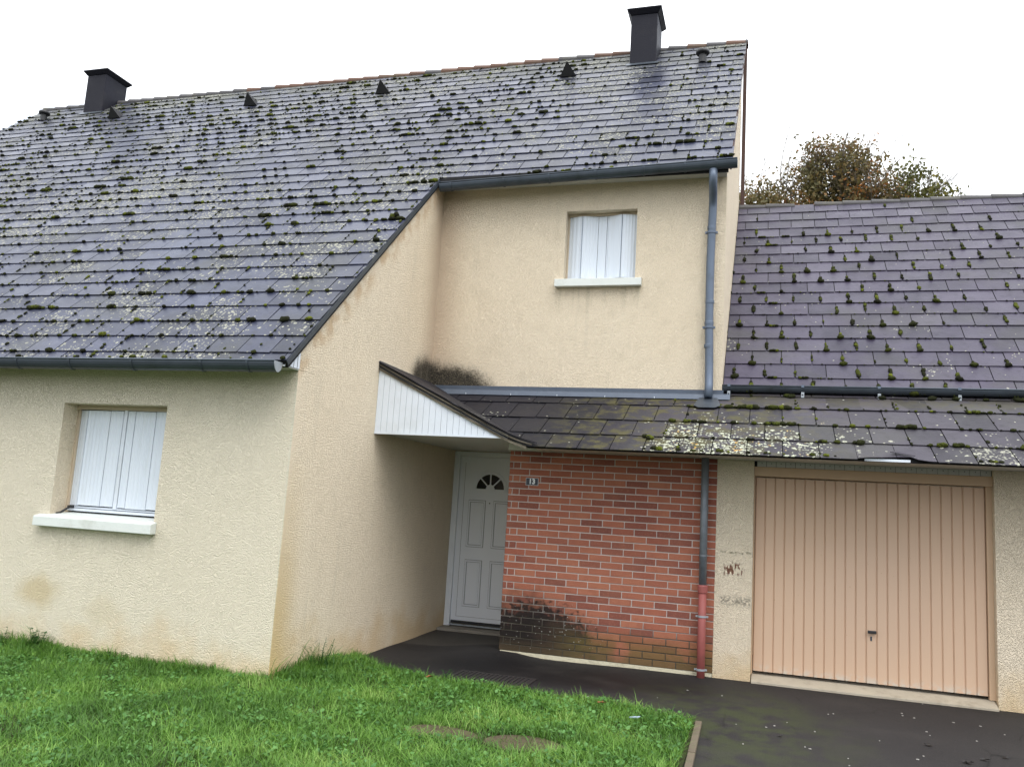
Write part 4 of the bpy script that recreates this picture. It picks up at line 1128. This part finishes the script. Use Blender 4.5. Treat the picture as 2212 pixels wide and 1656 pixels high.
# lean-to roof (runs from the porch across the garage)
lroof = MB()
LRX = 10.8
ds = LEAN.d(3.235)
lroof.prism([lp(1.78,0.05,-0.004), lp(LRX,0.05,-0.004), lp(LRX,LEAN.d(3.52),-0.004), lp(3.735,LEAN.d(3.52),-0.004), lp(3.735,ds,-0.004), lp(0.26,ds,-0.004)], Vector((0, LEAN.s, -LEAN.c))*0.03)
lroof = lroof.build('lean_to_roof', UNDER, gar)
lrows = [LEAN.d(y_) for y_ in (1.675, 2.045, 2.46, 2.91, 3.27)]
lex = [0.40, 0.45, 0.48, 0.38, 0.25]
# valley cut: keep x right of the line from (0,ds) to (1.80,0)
va, vb = -1.0, -1.58/ds; vc = -1.80
def lskip(ri, xa): return (ri == 0 and 4.95 < xa < 5.55)
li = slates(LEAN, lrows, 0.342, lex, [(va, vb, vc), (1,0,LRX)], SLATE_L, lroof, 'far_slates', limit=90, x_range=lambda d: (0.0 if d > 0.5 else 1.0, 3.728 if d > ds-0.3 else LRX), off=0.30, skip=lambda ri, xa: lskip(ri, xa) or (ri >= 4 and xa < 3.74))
# right part of the upper courses, under the garage gutter
li2 = slates(LEAN, lrows[3:5], 0.342, lex[3:5], [(-1,0,-3.738), (1,0,LRX), (0,1,LEAN.d(3.50))], SLATE_L, lroof, 'far_slates', limit=30, x_range=lambda d: (3.738, LRX), off=0.12)
# two broken slates at the eave
def broken(poly, n0, tilt_):
    MB().prism([lp(a, b, n0 + c*tilt_) for a, b, c in poly], Vector((0,-LEAN.s,LEAN.c))*0.006).build('broken_slate', SLATE_L, lroof)
r0 = lrows[0]
broken([(5.085, r0+0.015, 0), (5.18, r0+0.045, 0), (5.30, r0+0.055, 0), (5.43, r0+0.075, 0), (5.43, r0+0.42, 1), (5.085, r0+0.42, 1)], 0.018, -0.016)
broken([(5.435, r0+0.075, 0), (5.56, r0+0.085, 0), (5.61, r0+0.03, 0), (5.70, r0+0.0, 0), (5.765, r0-0.005, 0), (5.765, r0+0.42, 1), (5.435, r0+0.42, 1)], 0.020, -0.018)
broken([(5.38, r0+0.15, 0), (5.55, r0+0.075, 0), (5.59, r0+0.075, 0), (5.44, r0+0.18, 1)], 0.040, 0.0)
MB().box(5.15, 5.55, 1.735, 1.754, 2.176, 2.200).build('exposed_batten', PVC, lroof)
ml = []
for it in li+li2:
    if it[0] <= 0: continue
    xa = it[4]
    if xa > 2.9: ml += moss_points([it], 0.34 if xa > 3.3 else 0.1, 1.0 if it[5] < 1.4 else 0.12, vertical=0.5)
ml += [(3.06+random.gauss(0,.03), .33+random.gauss(0,.02), .03, .03, .022) for k in range(4)]
moss_cloud(LEAN, ml, 'moss', lroof)

# main garage roof
groof = MB(); gp = GAR.pt; gR = GAR.d(7.20)
groof.prism([gp(3.735,0.02,0), gp(LRX,0.02,0), gp(LRX,gR,0), gp(3.735,gR,0)], Vector((0, GAR.s, -GAR.c))*0.08)
groof = groof.build('garage_roof', UNDER, gar)
MB().prism([(3.735,7.18,6.70),(LRX,7.18,6.70),(LRX,9.6,4.5),(3.735,9.6,4.5)], (0,0.05,0.05)).build('rear_slope', SLATE_G, gar)
grows = [0.30*k - 0.14 for k in range(0, 20)]; grows = [d for d in grows if d < gR-0.05]
gi = slates(GAR, grows, 0.352, 0.30, [(-1,0,-3.738), (1,0,LRX), (0,-1,0.03), (0,1,gR+0.02)], SLATE_G, groof, 'far_slates', limit=200, x_range=lambda d: (3.738, LRX), off=0.18)
x = 3.74
k = 0
while x < LRX:
    w = 0.435
    if k == 2 and x < 5: x += 0.33; k += 1; continue            # missing ridge tile
    mb = MB(); c = gp(0, gR, -0.03); r0 = 0.085
    for (xx_, rr_, dzz) in ((x, r0, 0.010), (x+w+0.02, r0-0.014, 0.0)):
        for q in range(9):
            an = math.radians(-25 + q*230/8); mb.v.append((xx_, c.y+rr_*math.cos(an), c.z+dzz+rr_*0.85*math.sin(an)))
    for q in range(8): mb.f.append((q, q+1, 9+q+1, 9+q))
    mb.f.append(tuple(range(8, -1, -1))); mb.f.append(tuple(range(9, 18)))
    mb.build('ridge_tile', RIDGE, groof)
    x += w; k += 1
mg = []
for it in gi:
    A, poly, nrm, whole, xa, dd, L, w, tt, tw, p_ = it
    if A <= 0: continue
    if dd > gR-0.9: dn = 0.15
    else: dn = 1.0
    for q in range(np.random.default_rng(int(xa*911+dd*313)).poisson(1.6*dn)):
        r = random.uniform(0.005, 0.010); mg.append((random.uniform(xa, xa+w), dd-0.003, r*1.5, r, r*0.8))
    if random.random() < 0.80*dn:                                     # vertical joint strings, typical of this roof
        n_ = random.randrange(2, 6); st_ = random.uniform(0.02, 0.10)
        for q in range(n_):
            r = random.uniform(0.011, 0.026); mg.append((xa-0.003+random.gauss(0,.003), dd+st_+q*0.035, r, r*1.5, r*0.8))
        if random.random() < 0.35:
            r = random.uniform(0.024, 0.044); mg.append((xa, dd+random.uniform(0.0, 0.02), r*1.2, r*0.8, r*0.7))
    if xa < 4.7 and random.random() < 0.18*dn:
        for q in range(3): mg.append((xa+0.05+q*0.035, dd, .026, .017, .015))
moss_cloud(GAR, mg, 'moss', groof)
gg = gutter(3.70, LRX, 3.315, 3.315, 3.120, 3.120, 0.052, 0.075, ZINC, gar, 0)
for x_ in (3.81, 4.64, 5.46, 6.28, 7.10, 7.92):
    MB().box(x_-0.017, x_+0.017, 3.250, 3.258, 2.985, 3.050).build('gutter_bracket', ZINC_L, gg, bevel=0.003)
    MB().box(x_-0.008, x_+0.008, 3.247, 3.2495, 3.012, 3.026).build('bolt', BLACK, gg)
    MB().box(x_-0.016, x_+0.016, 3.252, 3.268, 3.105, 3.134).build('gutter_bracket', ZINC_P, gg)
MB().box(3.74, LRX, 3.375, 3.40, 2.95, 3.12).build('gutter_board', UNDER, gar)

# ================================================================== GROUND THINGS
# concrete edging between lawn and driveway
ed = MB(); ys_ = [0.36, -0.6, -1.6, -2.6, -3.6]
for a, b in zip(ys_[:-1], ys_[1:]):
    xa, xb = 3.735 - (a-0.36)*0.022, 3.735 - (b-0.36)*0.022
    ed.prism([(xa, a-0.004, -0.3), (xa+0.052, a-0.004, -0.3), (xa+0.052, a-0.004, gz(xa,a)+0.030), (xa, a-0.004, gz(xa,a)+0.030)], (xb-xa, b-a+0.004, 0))
tag(ed.build('lawn_edging', EDGE, bevel=0.006), 'pale concrete edging strip between grass corner and asphalt driveway', 'edging')
# grate
gt = thing('drain_grate', 'dark slatted grate sunk in the wet asphalt beside the grass', 'grate', (1.75, 1.05, -0.1))
gzz = gz(1.75, 1.05)+0.006
f_ = MB(); X0, X1, Y0, Y1 = 1.36, 2.14, 0.66, 1.36
f_.box(X0, X1, Y0, Y0+0.03, gzz-0.06, gzz+0.008); f_.box(X0, X1, Y1-0.03, Y1, gzz-0.06, gzz+0.008); f_.box(X0, X0+0.03, Y0+0.03, Y1-0.03, gzz-0.06, gzz+0.008); f_.box(X1-0.03, X1, Y0+0.03, Y1-0.03, gzz-0.06, gzz+0.008)
f_.build('grate_frame', GRATE, gt)
MB().box(X0+0.03, X1-0.03, Y0+0.03, Y1-0.03, gzz-0.06, gzz-0.001).build('grate_bed', BLACK, gt)
x_ = X0+0.045
while x_ < X1-0.05:
    MB().box(x_, x_+0.026, Y0+0.031, Y1-0.031, gzz-0.03, gzz+0.006).build('grate_bar', GRATE, gt); x_ += 0.045
# muddy round lids
LIDS = [(2.03, -0.93, 0.29, 0.17), (2.66, -0.93, 0.30, 0.20)]
for (cx, cy, ra, rb), lab in zip(LIDS, ('muddy flat lid sunk in the grass, the farther left of the two', 'muddy flat lid sunk in the grass, nearer the edging strip')):
    mb = MB(); n = 28; pts = []
    for q in range(n):
        an = 2*math.pi*q/n; rr = 1+0.06*math.sin(3*an+cx)+random.uniform(-.02, .02)
        pts.append((cx+math.cos(an)*ra*rr, cy+math.sin(an)*rb*rr, gz(cx, cy)-0.05))
    mb.prism(pts, (0, 0, 0.078)); tag(mb.build('inspection_lid', LID, bevel=0.01), lab, 'lid', 'muddy lids in the lawn')
def in_lid(x, y, k=1.0):
    o = np.zeros(len(x), bool)
    for cx, cy, ra, rb in LIDS: o |= ((x-cx)/(ra*k))**2 + ((y-cy)/(rb*k))**2 < 1
    return o

# --- grass: real blades in one mesh
def blades_mesh(n, xr_, yr_, hmul, mat, name, wbase=0.0035, seed=1, near=0.0):
    r = np.random.default_rng(seed)
    X = r.uniform(*xr_, n); Y = r.uniform(*yr_, n)
    # raggedy edge
    jx, jy = r.normal(0, .018, n), r.normal(0, .018, n)
    k = in_lawn(X+jx, Y+jy) & (~in_lid(X+jx, Y+jy, 1.0) | (r.random(n) < 0.10))
    # clumpy density
    def cl(a, b, s, ph): return np.sin(a*s+ph)*np.cos(b*s*1.13-ph*2)+0.5*np.sin(a*s*2.3+b*s*1.7+ph)
    den = 0.72+0.28*cl(X, Y, 4.1, 1.0)
    k &= r.random(n) < den
    X, Y = X[k], Y[k]; n = len(X)
    Z = gz_np(X, Y) + 0.008
    clump = cl(X, Y, 6.0, 2.2)*0.5 + cl(X, Y, 17.0, .4)*0.35
    wall = np.exp(-np.clip(-Y, 0, 9)/0.10)*(X < 0.02) + np.exp(-np.abs(X)/0.15)*(Y > 0)*(X > 0)
    h = (0.048 + 0.024*clump + r.gamma(1.6, 0.014, n))*hmul
    h = np.clip(h, 0.02, None)*(1+1.0*wall*(0.2+0.8*(cl(X, Y, 3.0, .9) > 0)))
    left = np.clip((-X-1.8)/1.5, 0, 1)
    h *= 1+0.55*left
    edge = np.where(X > 0, np.interp(X, LX, LY), 0)-Y
    az = r.uniform(0, 2*np.pi, n) + cl(X, Y, 2.0, 0.3)
    bend = r.uniform(0.35, 1.35, n)*h
    w = wbase*r.uniform(0.7, 1.5, n)
    dx, dy = np.cos(az), np.sin(az); px, py = -dy, dx
    t_ = [0.0, 0.4, 0.75, 1.0]; ww = [1.0, 0.9, 0.6, 0.06]
    vs_ = []
    for tt, wq in zip(t_, ww):
        bx = X + dx*bend*tt*tt; by = Y + dy*bend*tt*tt; bz = Z + h*(tt - 0.25*tt*tt*np.minimum(bend/h, 1.2))
        for sgn in (-1, 1):
            vs_.append(np.stack([bx+px*w*wq*sgn*0.5, by+py*w*wq*sgn*0.5, bz], 1))
    V = np.stack(vs_, 1).reshape(-1, 3)      # 8 verts per blade
    base = (np.arange(n)*8)[:, None]
    F = np.concatenate([base+np.array([[0,1,3,2]]), base+np.array([[2,3,5,4]]), base+np.array([[4,5,7,6]])], 1).reshape(-1, 4)
    me = np_mesh(name, V, F, mat)
    return me, n
parts_ = []
me1, n1 = blades_mesh(300000, (-4.3, 3.72), (-3.2, 1.8), 1.0, GRASS, 'grass', wbase=0.0046, seed=3)
gobj = tag(place(me1, 'grass'), 'short bright green grass lawn in front of the house', 'grass', kind='stuff')

me2, _n = blades_mesh(5000, (-4.3, -0.02), (-0.20, 0.0), 0.95, GRASS, 'tall_grass', wbase=0.006, seed=31)
tag(place(me2, 'tall_grass'), 'longer unmown grass fringe along the foot of the front wall', 'grass', kind='stuff')
me3, _n = blades_mesh(1500, (0.0, 0.30), (0.05, 1.3), 0.95, GRASS, 'tall_grass', wbase=0.006, seed=32)
tag(place(me3, 'tall_grass'), 'longer grass fringe along the foot of the side wall', 'grass', kind='stuff')
# sparse stray long stems against the walls
def leaves_mesh(n, seed, mat, name, size=(0.009, 0.020), hr=(0.02, 0.075)):
    r = np.random.default_rng(seed)
    X = r.uniform(-4.3, 3.72, n); Y = r.uniform(-3.2, 1.7, n)
    def cl(a, b, s, ph): return np.sin(a*s+ph)*np.cos(b*s*1.3-ph*2)+0.5*np.sin(a*s*2.1+b*s*1.9+ph)
    k = in_lawn(X, Y) & ~in_lid(X, Y, 0.98) & (cl(X, Y, 5.2, 0.7) + r.normal(0, .4, n) + 0.5*(X > 1.2)*(Y > -0.4) + 0.5*(X < -1.5) > 0.15)
    X, Y = X[k], Y[k]; n = len(X)
    Z = gz_np(X, Y) + r.uniform(*hr, n)
    s = r.uniform(*size, n); az = r.uniform(0, 2*np.pi, n); ti = r.uniform(-0.7, 0.7, n); ti2 = r.uniform(-0.6, 0.6, n)
    loc = np.array([(-1, 0), (-0.55, 0.75), (0.35, 0.85), (1.0, 0.1), (0.35, -0.8), (-0.55, -0.7)])
    vs_ = []
    for a, b in loc:
        lx = a*s; ly = b*s*0.8; lz = a*s*np.sin(ti) + b*s*np.sin(ti2)
        vs_.append(np.stack([X+lx*np.cos(az)-ly*np.sin(az), Y+lx*np.sin(az)+ly*np.cos(az), Z+lz], 1))
    V = np.stack(vs_, 1).reshape(-1, 3); F = (np.arange(n)*6)[:, None]+np.arange(6)[None]
    return np_mesh(name, V, F, mat)
tag(place(leaves_mesh(42000, 8, CLOVER, 'clover'), 'clover'), 'low clover and broad-leaved weeds mixed into the lawn', 'clover', kind='stuff')

# --- individual weeds by the wall
def weed(cx, cy, h, nst, label, leafsize, seed, spread=0.10, grassy=0):
    r = random.Random(seed); z0 = gz(cx, cy)
    t_ = thing('weed', label, 'weed', (cx, cy, z0), 'weeds against the house walls')
    st = MB(); lf = MB()
    for k in range(nst):
        a = r.uniform(0, 6.28); L = h*r.uniform(0.55, 1.0); d = Vector((math.cos(a), math.sin(a)*0.6, 0))
        b = Vector((cx, cy, z0)) + d*r.uniform(0, spread*0.5); pts = [b + d*spread*r.uniform(.5, 1.1)*f*f + Vector((0,0,L*f)) for f in (0, .35, .7, 1.0)]
        if pts[-1].y > -0.01 and cx < 0: 
            for p in pts: p.y = min(p.y, -0.01)
        st.tube(pts, [0.003, 0.0025, 0.002, 0.001], 5)
        for q in range(12):
            f = r.uniform(0.15, 1.0); p = b + d*spread*0.8*f*f + Vector((0,0,L*f)); aa = r.uniform(0, 6.28); s_ = leafsize*r.uniform(.6, 1.2)*(1.2-0.6*f)
            u = Vector((math.cos(aa), math.sin(aa), r.uniform(-.3, .5))).normalized(); v = u.cross(Vector((0,0,1))).normalized()*s_*0.32
            lf.poly([p, p+u*s_*0.45+v, p+u*s_, p+u*s_*0.45-v])
    for k in range(grassy):
        a = r.uniform(0, 6.28); L = h*r.uniform(0.6, 1.1); d = Vector((math.cos(a), math.sin(a), 0)); b = Vector((cx, cy, z0)) + Vector((r.gauss(0, spread*.7), r.gauss(0, spread*.7), 0)); n_ = Vector((-d.y, d.x, 0))*0.003
        P_ = [b + d*L*0.55*f*f + Vector((0,0,L*f*(1-0.25*f))) for f in (0, .4, .75, 1)]
        for q in range(3): lf.poly([P_[q]-n_*(1-q*.25), P_[q]+n_*(1-q*.25), P_[q+1]+n_*(0.72-q*.25), P_[q+1]-n_*(0.72-q*.25)])
    st.build('stem', WEED, t_); lf.build('leaves', WEED, t_)
weed(0.16, 0.62, 0.33, 9, 'dark leafy weed clump at the foot of the side wall, in front of the porch', 0.035, 3, 0.16, 60)
weed(-2.55, -0.10, 0.27, 5, 'tall broad-leaved weed against the front wall near the left edge', 0.075, 5, 0.08, 25)
weed(0.02, -0.02+0.28, 0.16, 3, 'small weed at the house corner', 0.03, 9, 0.06, 30)
weed(-2.95, -0.14, 0.20, 4, 'low weed tuft left of the tall weed on the front wall', 0.05, 12, 0.12, 50)
weed(-1.70, -0.08, 0.13, 3, 'short weed below the right end of the window sill', 0.04, 15, 0.08, 30)
# grass tongues over the grate edge
weed(1.32, 0.98, 0.09, 4, 'small seedling growing through the asphalt beside the grate', 0.03, 21, 0.07, 0)

# --- fallen leaves, flakes and scraps
LEAFM = plain('dead_leaf', (0.20, 0.065, 0.022), 0.8, var=0.4, nscale=30)
DARKLEAF = plain('wet_black_leaf', (0.012, 0.010, 0.010), 0.5, var=0.3, nscale=30)
def dead_leaf(x, y, s, mat, dz=0.0, seed=0):
    r = random.Random(seed); mb = MB(); n = 9; z = gz(x, y)+0.006+dz; ring = []
    for q in range(n):
        a = 6.283*q/n; rr = s*(1+0.35*math.cos(5*a))*r.uniform(.8, 1.1); ring.append((x+math.cos(a)*rr, y+math.sin(a)*rr*0.8, z+r.uniform(0, s*0.5)))
    for q in range(n): mb.poly([(x, y, z+0.004), ring[q], ring[(q+1)%n]])
    mb2 = MB(); mb2.v = mb.v + [(a, b, c-0.0015) for a, b, c in mb.v]; k = len(mb.v); mb2.f = mb.f + [tuple(k+i for i in reversed(f)) for f in mb.f]
    return mb2.build('fallen_leaf', mat)
for (x, y, s, lab, dz, sd) in ((1.30, 0.62, 0.035, 'curled brown leaf in the grass below the grate', 0.06, 1), (2.95, 0.42, 0.035, 'rust brown leaf lying in the grass near the driveway edge', 0.06, 2)):
    tag(dead_leaf(x, y, s, LEAFM, dz, sd), lab, 'leaf')
from_px = lambda u, v: (lambda d: CAM_POS + d*((-0.10-CAM_POS.z)/d.z))(_F + _R2*((u-1106)/FPX) - _U2*((v-828)/FPX))
dk = [(2005, 1610, .03, 'small black leaf on the asphalt below the garage door handle'), (2090, 1648, .035, 'wet black leaf, left one of the group by the bottom right corner'), (2127, 1642, .03, 'wet black leaf, middle one of the group by the bottom right corner'), (2173, 1637, .025, 'wet black leaf, right one of the group by the bottom right corner'), (1685, 1590, .02, 'tiny black leaf on the asphalt in front of the left garage pillar')]
for k, (u, v, s, lab) in enumerate(dk):
    p = from_px(u, v); tag(dead_leaf(p.x, p.y, s, DARKLEAF, 0, 10+k), lab, 'leaf')
FLAKE = plain('white_flake', (0.34, 0.33, 0.30), 0.8)
mb = MB(); mb.prism([(-0.011,-0.006,0),(0.010,-0.007,0),(0.013,0.004,0),(-0.004,0.009,0)], (0,0,0.004)); fm = mb.mesh('paint_flake', FLAKE)
fpx = [(1605,1605),(1673,1567),(1739,1613),(1750,1617),(1655,1570),(1789,1542),(1800,1541),(1950,1545),(1948,1540),(1975,1550),(1993,1520),(1835,1653),(1832,1638),(2002,1580),(2009,1588),(1982,1640),(2170,1586),(2118,1568),(1995,1633),(1590,1563),(1560,1502),(1420,1505),(1485,1490),(1270,1500),(1760,1580),(1900,1600),(2060,1560),(1700,1560),(2110,1600)]
for k, (u, v) in enumerate(fpx):
    p = from_px(u, v); o = bpy.data.objects.new('paint_flake', fm); scene.collection.objects.link(o)
    o.location = (p.x, p.y, gz(p.x, p.y)+0.002); o.rotation_euler = (0, 0, random.uniform(0, 6.28)); s = random.uniform(0.35, 0.95); o.scale = (s, s, 1)
    tag(o, 'tiny white flake lying on the asphalt in front of the garage', 'flake', 'white flakes scattered on the asphalt')
mb = MB(); p = from_px(1500+10, 1660-7); p = from_px(1508, 1618 if False else 1567)
p = from_px(1370, 1562)
mb.prism([(p.x-.04,p.y-.015,gz(p.x,p.y)+.06),(p.x+.03,p.y-.02,gz(p.x,p.y)+.065),(p.x+.045,p.y+.012,gz(p.x,p.y)+.07),(p.x-.02,p.y+.02,gz(p.x,p.y)+.06)], (0,0,0.006))
tag(mb.build('plastic_scrap', plain('pale_blue_plastic', (0.35,0.45,0.55), 0.3)), 'crumpled pale blue plastic scrap in the grass corner', 'litter')

# ================================================================== TREES BEHIND
def tree(base, crown, name, label, leafmat, nleaf, leaf, twigs, seed, trunk_r=0.16, dens=None):
    """crown: list of (centre, radii)"""
    r = np.random.default_rng(seed); rr = random.Random(seed)
    t_ = thing(name, label, 'tree', base)
    tb = MB(); bx, by, bz = base
    main_top = Vector(crown[0][0])
    tb.tube([(bx,by,bz), (bx+.1,by,bz+2.5), (bx-.05,by+.1,bz+5), main_top - Vector((0,0,crown[0][1][2]*0.6))], [trunk_r*1.3, trunk_r, trunk_r*.8, trunk_r*.45], 10)
    br = MB(); tips = []
    def limb(p, d, L, rad, depth):
        pts = [p]; cur = p.copy(); dd = d.normalized()
        for q in range(4):
            dd = (dd + Vector((rr.gauss(0,.14), rr.gauss(0,.14), rr.gauss(0.06,.10)))).normalized(); cur = cur + dd*L/4; pts.append(cur.copy())
        br.tube(pts, [rad, rad*.8, rad*.6, rad*.45, rad*.28], 5, caps=False)
        tips.append((cur, depth))
        if depth > 0:
            for q in range(rr.choice([3, 4, 4])):
                k_ = rr.choice([2, 3, 4, 4]); nd = (dd + Vector((rr.gauss(0,.6), rr.gauss(0,.6), rr.gauss(.25,.35)))).normalized()
                limb(pts[k_], nd, L*rr.uniform(.5, .8), rad*.45, depth-1)
    for (c, rad) in crown:
        c = Vector(c); st_ = Vector((bx*0.5+c.x*0.5, by, max(bz+3, c.z-rad[2]*1.5)))
        for q in range(5):
            a = rr.uniform(0, 6.28); limb(c - Vector((0,0,rad[2]*0.75)), Vector((math.cos(a)*rad[0], math.sin(a)*rad[1], rad[2]*1.1)), rad[2]*0.75, 0.045, 3)
        tb.tube([st_, c - Vector((0,0,rad[2]*0.3))], [trunk_r*.5, 0.03], 7)
    for (u_, L, lean_) in twigs:
        p0 = Vector(u_); pts = [p0 + Vector((lean_*f*f + rr.gauss(0,.01), 0, L*f)) for f in (0, .2, .4, .6, .8, 1)]
        br.tube(pts, [.014, .011, .009, .007, .005, .003], 5)
        for q in range(9):
            f = rr.uniform(.1, .95); p = p0 + Vector((lean_*f*f, 0, L*f)); e = p + Vector((rr.gauss(0,.12), rr.gauss(0,.1), rr.uniform(.08, .25)))
            br.tube([p, e], [.005, .002], 4)
    tb.build('trunk', BARK, t_, smooth=True); br.build('branches', BARK, t_)
    # leaves: clustered around sub-clump centres
    cent = []
    for (c, rad) in crown:
        m_ = int(60*rad[0]*rad[2])+14
        q = r.normal(size=(m_, 3)); q /= np.linalg.norm(q, axis=1)[:, None]; q *= (r.random(m_)**0.45)[:, None]
        cent.append(np.array(c) + q*np.array(rad))
    cent = np.concatenate(cent)
    ci_ = r.integers(0, len(cent), nleaf)
    Pc = cent[ci_] + r.normal(0, 0.17, (nleaf, 3))*np.array([1, 1, 0.8])
    s = leaf*r.uniform(.55, 1.25, nleaf)
    ax = r.normal(size=(nleaf, 3)); ax /= np.linalg.norm(ax, axis=1)[:, None]
    tm = r.normal(size=(nleaf, 3)); bt = np.cross(ax, tm); bt /= np.linalg.norm(bt, axis=1)[:, None]
    v0 = Pc - ax*s[:,None]*.5; v1 = Pc + bt*s[:,None]*.30; v2 = Pc + ax*s[:,None]*.5; v3 = Pc - bt*s[:,None]*.30
    V = np.stack([v0, v1, v2, v3], 1).reshape(-1, 3); F = (np.arange(nleaf)*4)[:, None]+np.arange(4)[None]
    place(np_mesh('foliage', V, F, leafmat), 'foliage', t_)
    return t_
YT = 14.0
tree((5.4, YT, -0.3), [((5.75, YT, 9.35), (1.15, 0.9, 1.55)), ((5.35, YT-.1, 10.15), (0.30, .3, .85)), ((4.95, YT-.1, 9.2), (0.7, .6, 1.15)), ((6.45, YT, 9.2), (.75, .8, 1.25)), ((4.35, YT, 8.9), (.85, .7, 1.05)), ((5.95, YT, 10.05), (.6, .6, .75)), ((6.85, YT, 8.9), (.6, .7, 1.0)), ((5.3, YT, 7.6), (1.9, 1.2, 1.2))], 'autumn_tree',
     'brown and rust-leaved autumn tree with bare twigs rising behind the garage ridge', LEAF_B, 23000, 0.098,
     [((4.45, YT-.4, 9.6), 2.3, 0.45), ((4.15, YT-.4, 9.4), 1.1, -.1), ((4.6, YT-.4, 9.6), 1.5, .3), ((5.9, YT-.4, 10.3), 1.25, .4), ((6.2, YT-.3, 10.2), 1.15, .5), ((5.6, YT-.4, 10.2), .9, .15), ((6.6, YT-.4, 9.9), .9, .7), ((6.45, YT-.3, 10.1), 1.0, .3), ((5.0, YT-.4, 9.9), 1.0, .1), ((6.8, YT-.4, 9.6), .9, .9)], 4)
tree((7.4, YT+.5, -0.3), [((7.6, YT+.3, 9.2), (.66, .6, 1.15)), ((7.15, YT+.3, 8.9), (.6, .6, .95)), ((8.35, YT+.3, 8.85), (.5, .4, .85)), ((7.6, YT+.3, 7.9), (1.3, .9, 1.0))], 'olive_tree',
     'rounder olive green tree at the right of the brown tree behind the garage', LEAF_G, 15000, 0.10, [((8.0, YT-.1, 9.4), .5, .3)], 7)
tree((3.7, YT-.6, -0.3), [((3.85, YT-.6, 8.8), (.7, .5, .95)), ((3.9, YT-.6, 7.7), (.9, .7, .9))], 'rust_tree',
     'small rust-leaved shrub tree close to the gable corner behind the garage', LEAF_B, 6500, 0.095, [((3.95, YT-.8, 9.2), .9, .15), ((3.7, YT-.8, 9.1), .7, -.1)], 11)
print('bricks', nb, 'moss', len(mp_), 'grass', n1)
